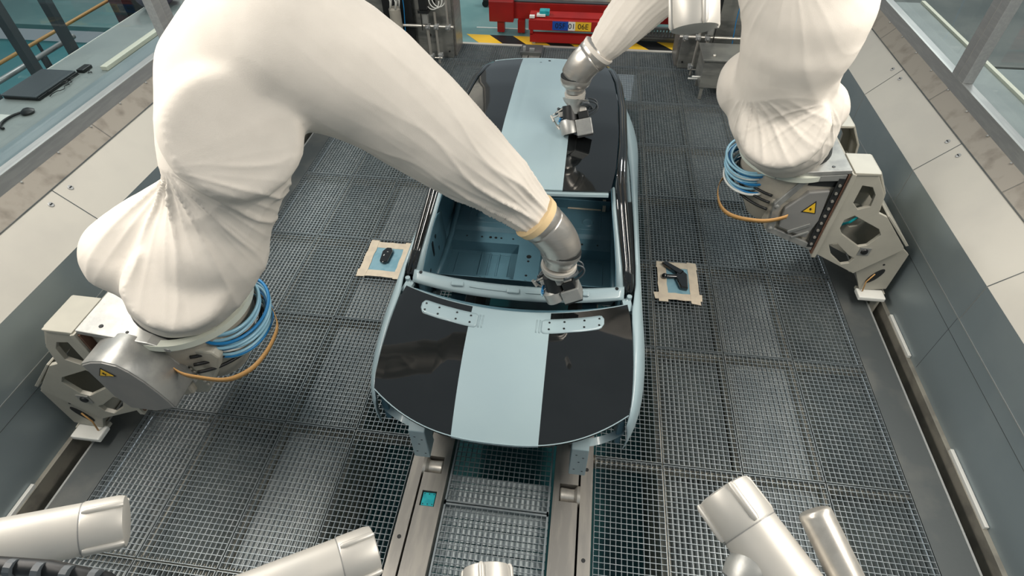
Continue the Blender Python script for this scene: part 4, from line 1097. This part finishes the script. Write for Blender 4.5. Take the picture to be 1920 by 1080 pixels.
def robot_base(s, y0, ring, t):
    """wall carriage bracket, casting, drum, ring, coils. s = side, y0 = front face"""
    def pr(pts, ya, yb, mb=None): return (mb or MB()).prism([(s * a, b) for a, b in pts], 'y', ya, yb)
    d = .95
    # bracket face plates with windows: built from strips so the holes are real
    def plate(ya, yb):
        m = MB(); o_ = [(2.47, .55), (2.47, 1.36), (2.64, 1.37), (2.75, 1.20), (2.79, 1.02), (2.87, .985), (3.13, .69), (3.14, .66), (2.86, .355)]
        # holes (polygons)
        holes = [[(2.56, 1.27), (2.64, 1.26), (2.69, 1.19), (2.70, 1.08), (2.62, 1.04), (2.56, 1.10)],
                 [(2.56, .93), (2.62, .98), (2.72, .93), (2.86, .86), (2.90, .80), (2.84, .68), (2.78, .66), (2.60, .78), (2.56, .84)],
                 [(2.54, .66), (2.60, .68), (2.74, .56), (2.80, .53), (2.78, .47), (2.72, .45), (2.60, .55)]]
        bmm = bmesh.new()
        def lp(pts, y):
            vs = [bmm.verts.new((s * a, y, b)) for a, b in pts]
            return [bmm.edges.new((vs[i], vs[(i + 1) % len(vs)])) for i in range(len(vs))]
        ed = lp(o_, ya)
        for h in holes: ed += lp(h, ya)
        bmesh.ops.triangle_fill(bmm, edges=ed, use_beauty=True, use_dissolve=False)
        g_ = bmesh.ops.extrude_face_region(bmm, geom=bmm.faces[:] + bmm.edges[:] + bmm.verts[:])
        for v in g_['geom']:
            if isinstance(v, bmesh.types.BMVert): v.co.y = yb
        bmm.verts.index_update()
        m.add([v.co.copy() for v in bmm.verts], [[v.index for v in f.verts] for f in bmm.faces]); bmm.free()
        return m
    bk = obj('wall_bracket', plate(y0, y0 + .03), 'beige', t, bevel=.003)
    obj('rear_bracket', plate(y0 + d - .03, y0 + d), 'beige', t, bevel=.003)
    m = pr([(2.44, .52), (2.475, .52), (2.475, 1.37), (2.44, 1.38)], y0 - .02, y0 + d); obj('mounting_face', m, 'beige', t, bevel=.004)
    obj('rust_edge', pr([(2.425, .55), (2.44, .55), (2.44, 1.36), (2.425, 1.36)], y0 - .005, y0 + .9), 'rust', t)
    m = MB()
    for ya, yb in ((y0 - .01, y0 + .27), (y0 + d - .26, y0 + d)):
        pr([(2.46, 1.36), (2.64, 1.37), (2.65, 1.39), (2.46, 1.385)], ya, yb, m)
        pr([(2.64, 1.385), (2.66, 1.385), (2.77, 1.20), (2.80, 1.03), (2.78, 1.03), (2.75, 1.20)], ya + .03, yb, m)
    obj('end_web', plate(y0 + .26, y0 + .28), 'beige', t)
    obj('top_flange', m, 'beige', t, bevel=.004)
    obj('outer_web', pr([(2.87, .99), (3.14, .70), (3.16, .71), (2.88, 1.0)], y0 + .0, y0 + d), 'beige', t, bevel=.003)
    obj('inner_brace', pr([(2.6, .70), (2.66, .62), (3.05, .72), (3.0, .80)], y0 + .45, y0 + .48), 'beige', t, bevel=.003)
    # carriage plate down to the floor slot
    m = pr([(2.84, .33), (3.14, .66), (3.235, .58), (3.235, .16), (3.02, .12), (2.90, .34)], y0 + .04, y0 + .07)
    m = pr([(3.0, .12), (3.24, .12), (3.24, -.22), (3.16, -.22), (3.16, .06), (3.0, .09)], y0 + .02, y0 + .10, m)
    obj('carriage_plate', m, 'beige', t, bevel=.004)
    obj('carriage_body', pr([(2.92, .36), (3.13, .62), (3.22, .55), (3.22, -.2), (3.16, -.2), (3.16, .18), (2.98, .30)], y0 + .07, y0 + d), 'beige', t, bevel=.004)
    m = pr([(2.99, .085), (2.99, .13), (3.22, .13), (3.22, .085)], y0 - .06, y0 + .06); obj('foot_shoe', m, 'white', t, bevel=.01)
    m = MB()
    for a, b in ((3.02, .64), (2.99, .60), (3.09, .57)): m.cyl((s * a, y0 + .036, b - .12), (s * a, y0 + .041, b - .12), .009, 10)
    ov = []
    for k in range(16):
        a = 2 * PI * k / 16; u, v_ = .034 * math.cos(a), .10 * math.sin(a) if abs(math.sin(a)) < .99 else .10 * math.sin(a)
        ov.append((3.075 + u * .87 + v_ * .45, .31 - u * .45 + v_ * .87))
    pr(ov, y0 + .034, y0 + .041, m)
    obj('plate_hole', m, 'dark', t)
    obj('knock_plate', MB().box((min(s * 2.80, s * 2.89), y0 - .006, .575), (max(s * 2.80, s * 2.89), y0, .655)), 'gcast', t)
    obj('rubber_plug', MB().lathe((s * 2.845, y0 - .006, .615), (s * 2.845, y0 - .016, .615), [(0, .03), (1, .024)], 18), 'black', t, smooth=True)
    obj('copper_pipe', MB().tube([(s * 3.06, y0 + .03, .34), (s * 3.02, y0 + .02, .25), (s * 3.03, y0 + .01, .14)], .006, 6), 'orange', t, smooth='all')
    m = MB(); m.tube([(s * 2.5, y0 + .2, .85), (s * 2.62, y0 + .15, .76), (s * 2.75, y0 + .25, .72), (s * 2.9, y0 + .4, .7)], .012, 8); obj('earth_cable', m, 'sensor', t, smooth='all')
    # casting
    body = [(2.43, 1.37), (2.12, 1.33), (1.96, 1.05), (1.99, .74), (2.43, .56)]
    if s < 0: body = [(2.43, 1.34), (2.1, 1.29), (1.98, 1.12), (2.0, .76), (2.43, .6)]
    if s > 0:
        obj('casting', pr(body, y0 + .04, y0 + .9), 'cast', t, bevel=.02)
        obj('front_frame', pr([(2.42, 1.36), (2.13, 1.32), (1.975, 1.04), (2.0, .75), (2.42, .58), (2.42, .64), (2.05, .79), (2.03, 1.03), (2.16, 1.27), (2.42, 1.30)], y0 - .0, y0 + .05), 'gcast', t, bevel=.006)
        cv = obj('cover_plate', pr([(2.35, 1.20), (2.20, 1.17), (2.07, 1.0), (2.08, .81), (2.33, .71), (2.37, .90)], y0 + .0, y0 + .045), 'gcover', t, bevel=.01)
        obj('raised_rib', MB().box((2.15, y0 - .012, .80), (2.33, y0, .83), Matrix.Rotation(-.55, 3, 'Y')).box((2.2, y0 - .012, .74), (2.34, y0, .76), Matrix.Rotation(-.55, 3, 'Y')), 'gcast', t, bevel=.004)
        tri = [(2.28, 1.10), (2.20, .985), (2.315, .975)]; yt = y0 - .001
        obj('dark_opening', MB().box((2.16, y0 + .03, 1.22), (2.40, y0 + .045, 1.31)), 'dark', t)
        m = MB()
        for i in range(9): m.cyl((2.395, y0 - .002, .66 + i * .075), (2.395, y0 - .012, .66 + i * .075), .012, 10)
        obj('bolt', m, 'tube', t)
        obj('bolt_strip', MB().box((2.37, y0 - .001, .62), (2.42, y0 + .01, 1.32)), 'dark', t)
        m = MB()
        for a, b in ((2.02, .79), (2.0, 1.02), (2.15, 1.29)): m.lathe((a, y0, b), (a, y0 - .012, b), [(0, .018), (.6, .018), (1, .01)], 12)
        obj('corner_bolt', m, 'gcast', t)
    else:
        obj('casting', pr(body, y0 + .04, y0 + .9), 'cast', t, bevel=.02)
        top = [(2.32, 1.33), (2.25, 1.362), (2.17, 1.375), (2.09, 1.355), (2.04, 1.30), (1.99, 1.21), (1.955, 1.11), (1.93, 1.02), (1.92, .95), (2.07, .885), (2.24, .89), (2.29, 1.01)]
        cv = obj('rounded_cover', pr(top, y0 - .17, y0 + .04), 'gcast', t, bevel=.010, smooth=True)
        cx0, cz0 = 2.12, 1.13
        obj('cover_face', pr([(lerp(cx0, a, .96), lerp(cz0, b, .96)) for a, b in top], y0 - .177, y0 - .168), 'gcover', t, bevel=.004)
        tri = [(2.20, 1.32), (2.14, 1.25), (2.25, 1.24)]; yt = y0 - .178
        m = pr([(2.10, 1.345), (2.02, 1.26), (1.95, 1.10), (1.92, .92), (1.93, .90), (1.965, 1.09), (2.04, 1.25), (2.10, 1.32)], y0 + .035, y0 + .07)
        obj('hinge_strip', m, 'gcast', t, bevel=.004)
        obj('side_cheek', pr([(2.13, 1.22), (1.94, 1.21), (1.72, 1.20), (1.69, 1.15), (1.75, 1.02), (1.94, .73), (2.03, .71), (2.13, .8)], y0 + .08, y0 + .14), 'beige', t, bevel=.015)
        m = MB()
        for i in range(8): m.cyl((-lerp(1.95, 1.88, i / 7), y0 + .072, lerp(1.08, .86, i / 7)), (-lerp(1.95, 1.88, i / 7), y0 + .064, lerp(1.08, .86, i / 7)), .009, 8)
        obj('bolt', m, 'tube', t)
    ct = (tri[0][0] + tri[1][0] + tri[2][0]) / 3, (tri[0][1] + tri[1][1] + tri[2][1]) / 3
    wl = obj('warning_label', pr(tri, yt - .004, yt), 'black', t)
    obj('label_field', pr([(lerp(ct[0], a, .80), lerp(ct[1], b, .80)) for a, b in tri], yt - .0055, yt - .004), 'yellow', wl)
    cx, cz = s * ct[0], ct[1]
    obj('flash_mark', MB().prism([(cx - .012, cz + .01), (cx + .002, cz + .012), (cx - .002, cz), (cx + .010, cz), (cx - .006, cz - .02), (cx - .002, cz - .006), (cx - .012, cz - .005)], 'y', yt - .007, yt - .0055), 'black', wl)
    # top plate, drum and ring
    rx, ry, rz = ring
    obj('top_plate', pr([(2.44, 1.365), (2.44, 1.40), (2.02, 1.345), (1.9, 1.30), (1.9, 1.27), (2.04, 1.31)], y0 + .0, y0 + .85), 'gcast', t, bevel=.006)
    m = MB(); m.cyl((s * 2.32, y0 + .06, 1.36), (s * 2.32, y0 + .06, 1.387), .013, 10); m.cyl((s * 2.16, y0 + .05, 1.35), (s * 2.16, y0 + .05, 1.367), .009, 10); obj('plate_bore', m, 'black', t)
    obj('drum', MB().lathe((rx, ry, rz), (rx - s * .02, ry, .72), [(0, .34), (.35, .335), (.75, .24), (1, .16)], 40), 'cast', t, smooth=True)
    m = MB(); n = 56; R1, R0 = .385, .335; rowsr = []
    for prr, pz in ((R0, 0), (R0, .045), (R1, .045), (R1, 0), (R0, 0)):
        rowsr.append([(rx + prr * math.cos(2 * PI * k / n), ry + prr * math.sin(2 * PI * k / n), rz - .02 + pz) for k in range(n + 1)])
    obj('collar_ring', m.grid(rowsr), 'ring', t, smooth=True)
    obj('dark_joint', MB().lathe((rx, ry, rz - .01), (rx, ry, rz + .16), [(0, .33), (1, .28)], 40), 'black', t, smooth=True)
    # hose coil on the booth side: about -115..+115 degrees around the inboard direction
    ac = PI if s > 0 else 0
    rnd = random.Random(5 + s)
    for i in range(15):
        r = (.36 if s > 0 else .335) + rnd.random() * .08; z0 = rz - .06 - .0145 * i
        span = 1.15 + rnd.random() * .25
        mt = ('pblue', 'pblue', 'blue', 'pblue', 'white')[i % 5]
        pts = []; zr_ = rnd.random() * .03
        for j in range(37):
            a = lerp(-span, span, j / 36); q_ = (abs(a) / span) ** 4; a += .30 * (1 if s < 0 else -1)
            rj = lerp(r - .002 * i, .27, q_); pts.append((rx - s * .05 + rj * math.cos(ac + a), ry + rj * math.sin(ac + a), z0 - zr_ * j / 36 + .03 * q_))
        obj('coil_hose', MB().tube(pts, .0105, 8), mt, t, smooth='all')
    m = MB()
    for i in range(3): m.tube(arc((rx, ry), .345 + .012 * i, ac - 1.2, ac + 1.2, 26, rz - .14 - .06 * i, rz - .2 - .06 * i), .011, 8)
    obj('black_cable', m, 'black', t, smooth='all')
    ctl = [(-2.13, -.20, 1.12), (-2.03, -.29, 1.10), (-1.90, -.355, 1.10), (-1.76, -.37, 1.10), (-1.64, -.37, 1.10), (-1.56, -.34, 1.10), (-1.49, -.26, 1.10), (-1.46, -.14, 1.10), (-1.46, -.02, 1.10), (-1.48, .08, 1.10), (-1.53, .16, 1.10), (-1.59, .23, 1.10), (-1.68, .30, 1.11), (-1.77, .34, 1.13)]
    if s > 0: ctl = [(1.90, 2.56, .95), (1.78, 2.50, .92), (1.68, 2.40, .9), (1.62, 2.28, .9), (1.59, 2.12, .9), (1.595, 1.97, .9), (1.64, 1.87, .9), (1.72, 1.82, .9), (1.82, 1.80, .9), (1.93, 1.80, .9), (2.03, 1.81, .92), (2.12, 1.83, .95)]
    pa = []
    for k in range(len(ctl) - 1):
        for u in (0, .25, .5, .75):
            p0, p1, p2, p3 = [V(ctl[max(0, min(len(ctl) - 1, k + e))]) for e in (-1, 0, 1, 2)]
            pa.append(.5 * ((2 * p1) + (p2 - p0) * u + (2 * p0 - 5 * p1 + 4 * p2 - p3) * u * u + (3 * p1 - p0 - 3 * p2 + p3) * u ** 3))
    ra = [(x, y, z + .02) for x, y, z in pa]; rb_ = [(x, y, z - .02) for x, y, z in pa]
    obj('retaining_strap', MB().grid([ra, rb_]), 'orange', t, solid=.004, smooth='all')

# ---- left robot
rl = thing('painting_robot', 'large cloth covered painting robot reaching from the left wall over the hood', 'robot', (-3.0, 0, 0))
robot_base(-1, -.33, (-1.99, .05, 1.30), rl)
m = MB(); chain(m, L_FORE); chain(m, L_ELBOW); chain(m, L_UPPER); chain(m, L_LOBE); chain(m, L_NECK)
disc(m, V(L_CAPEB), V(L_CAPE), L_CAPER, .86); disc(m, V(L_CAPFB), V(L_CAPF), L_CAPFR); disc(m, V(L_CAPSB), V(L_CAPS), L_CAPSR)
fa = (V(L_FORE[0][0]) - V(L_FORE[4][0])).normalized()
ua = V((.12, -.5, .85)).normalized()
cloth('cloth_cover', m, rl, [
    (V(L_CUFF), fa, 5.0, .021, .25, 1.0),
    (V(L_PINCH), V((.5, -.7, .5)).normalized(), 9.0, .034, .10, .8, V((.45, -.25, -.85)).normalized()),
    (V((-1.05, .35, 2.2)), V((.5, -.7, .5)).normalized(), 8.0, .012, .12, .7, V((-.6, -.3, -.6)).normalized())],
    cut=[(V(L_FORE[0][0]) + fa * .0, fa), (V((-1.95, 0, 1.33)), V((0, 0, -1)))], seed=1)
obj('cuff_band', MB().lathe(V(L_W0) - fa * .045, V(L_W0) + fa * .012, [(0, L_WR + .008), (.1, L_WR + .016), (.9, L_WR + .010), (1, L_WR)], 40), 'cuff_tape', rl, smooth=True)
wrist(rl, L_W0, L_W1, L_W2, L_W3, L_W4, L_WR, L_WR3)
print_head(rl, L_H0, L_H1, L_W4, None)

# ---- right robot
rr = thing('painting_robot', 'cloth covered painting robot on the right wall with its hand over the roof', 'robot', (3.0, 2.2, 0))
robot_base(1, 1.85, (2.07, 2.2, 1.30), rr)
m = MB(); chain(m, R_FORE); chain(m, R_UPPER); chain(m, R_LOBEL); chain(m, R_LOBER)
cone_cap(m, R_UPPER[-1][0], .27, (2.0, 2.08, 1.48), .29)
disc(m, V(R_CAPB), V(R_CAP), R_CAPR)
fa = (V(R_FORE[0][0]) - V(R_FORE[4][0])).normalized()
cloth('cloth_cover', m, rr, [
    (V(R_CUFF), fa, 7.0, .013, .25, .9),
    (V((1.62, 1.7, 2.9)), V((-.5, -.6, .1)).normalized(), 9.0, .010, .3, .9, V((0, .1, -1)).normalized()),
    (V(R_PINCH), V((-.6, -.6, .5)).normalized(), 9.0, .016, .12, .6, V((.3, -.2, -.9)).normalized()),
    (V((1.95, 1.6, 2.05)), V((-.1, -.8, .5)).normalized(), 9.0, .014, .10, .5, V((-.4, -.2, -.8)).normalized())],
    cut=[(V(R_FORE[0][0]) + fa * .0, fa), (V((2.07, 2.2, 1.315)), V((0, 0, -1)))], seed=2)
obj('cuff_band', MB().lathe(V(R_W0) - fa * .03, V(R_W0) + fa * .004, [(0, R_WR - .004), (.1, R_WR + .008), (.9, R_WR + .004), (1, R_WR)], 40), 'cloth', rr, smooth=True)
wrist(rr, R_W0, R_W1, R_W2, R_W3, R_W4, R_WR, R_WR3)
print_head(rr, R_H0, R_H1, R_W4, None)

# ------------------------------------------------------------------ silver lamp housings near the camera
bmt = thing('mounting_beam', 'steel beam across the booth below the camera carrying the silver housings', 'beam', (0, -1.95, 2.2))
obj('tube', MB().box((-3.6, -2.0, 2.05), (3.6, -1.88, 2.17)), 'frame', bmt, bevel=.005)
def housing(lab, tip, back, r, loc):
    T = V(tip); B = V(back); L = (T - B).length; d = (T - B) / L
    t = thing('cylindrical_housing', lab, 'housing', loc, 'silver cylindrical housings')
    k = lambda m_: m_ / L          # metres -> t along back->tip
    cap = .10 * r / .071
    bod = MB().lathe(B, T, [(0, r * .93), (1 - k(cap * 3.6), r * .93), (1 - k(cap * 3.6) + .001, r * .97), (1 - k(cap), r * .97), (1 - k(cap) + .0005, r * .95)], 44)
    obj('body', bod, 'housing', t, smooth=True)
    obj('end_cap', MB().lathe(B, T, [(1 - k(cap) + .0006, r * .97), (1 - k(cap * .95), r), (1 - k(cap * .2), r), (1 - k(cap * .04), r * .95), (1, r * .80)], 44), 'housing', t, smooth=True)
    obj('joint_ring', MB().lathe(B, T, [(1 - k(cap) - k(.002), r * .975), (1 - k(cap) + k(.002), r * .975)], 44), 'gcover', t)
    obj('rear_collar', MB().lathe(B, T, [(1 - k(cap * 4.3), r * .96), (1 - k(cap * 4.25), r * 1.0), (1 - k(cap * 3.65), r * 1.0), (1 - k(cap * 3.6), r * .96)], 44), 'housing_cap', t, smooth=True)
    x = d.orthogonal().normalized(); y = d.cross(x)
    for j in range(4):
        a = j * PI / 2 + .6; o_ = x * math.cos(a) + y * math.sin(a)
        q0 = T - d * cap * .95 + o_ * r * .99; q1 = T - d * cap * .02 + o_ * r * .99
        m = MB().lathe(q0, q1, [(0, r * .09), (.1, r * .13), (.9, r * .13), (1, r * .07)], 10)
        q0 = T - d * cap * 4.2 + o_ * r * .99; q1 = T - d * cap * 3.1 + o_ * r * .99
        m.lathe(q0, q1, [(0, r * .075), (.1, r * .09), (.9, r * .09), (1, r * .05)], 10)
        obj('rib', m, 'housing', t, smooth=True)
    return t
h1 = housing('silver cylindrical housing lying near the bottom left corner, pointing right', H_A, H_AB, .072, H_AB)
h2 = housing('silver cylindrical housing at the bottom edge left of the conveyor rail, pointing up right', H_B, H_BB, .070, H_BB)
h3 = housing('silver round housing cap showing at the bottom edge above the centre grating', H_C, H_CB, .072, H_CB)
h4 = housing('silver cylindrical housing at the bottom right beside the steel tube, pointing up left', H_Dd, H_DB, .088, H_DB)
h5 = housing('silver cylindrical housing hanging vertically near the top beside the right robot', H_F, H_FB, .098, H_FB)
obj('hanger', MB().cyl(H_FB, V(H_FB) + V((0, .3, 1.6)), .03), 'frame', h5)
tb = thing('steel_tube', 'polished steel tube with a rounded end at the bottom right beside the silver housing', 'tube', H_E2)
T = V(H_E1); B = V(H_E2); d = T - B
obj('tube', MB().lathe(B, T, [(-.4, .046), (.94, .046), (.97, .0445), (.99, .040), (1.0, .033)], 36), 'tube', tb, smooth=True)
bk = thing('housing_bracket', 'pale round bracket with amber lever below the silver housing at the bottom right', 'bracket', (.93, -1.42, 2.15))
obj('knuckle', MB().lathe((.90, -1.50, 2.16), (.98, -1.42, 2.2), [(0, .05), (.3, .065), (.8, .065), (1, .05)], 24), 'gcast', bk, smooth=True)
obj('lever', MB().box((.93, -1.45, 2.25), (.945, -1.38, 2.262), Matrix.Rotation(.5, 3, 'Z')), 'orange', bk, bevel=.003)
ck = thing('black_conduit', 'black conduit crossing the bottom left corner in front of the silver housing', 'conduit', (-.9, -1.9, 2.6))
obj('pipe', MB().tube([(-1.3, -1.85, 2.655), (-1.015, -1.818, 2.633), (-.822, -1.808, 2.617), (-.686, -1.797, 2.609), (-.56, -1.80, 2.592), (-.45, -1.85, 2.56), (-.40, -1.93, 2.3), (-.40, -1.94, 2.17)], .018, 10), 'black', ck, smooth='all')
m = MB()
for i in range(8): m.lathe((-1.0 + i * .06, -1.816 + i * .002, 2.632 - i * .003), (-.985 + i * .06, -1.815 + i * .002, 2.631 - i * .003), [(0, .0188), (1, .0188)], 12)
obj('rib', m, 'hose', ck)
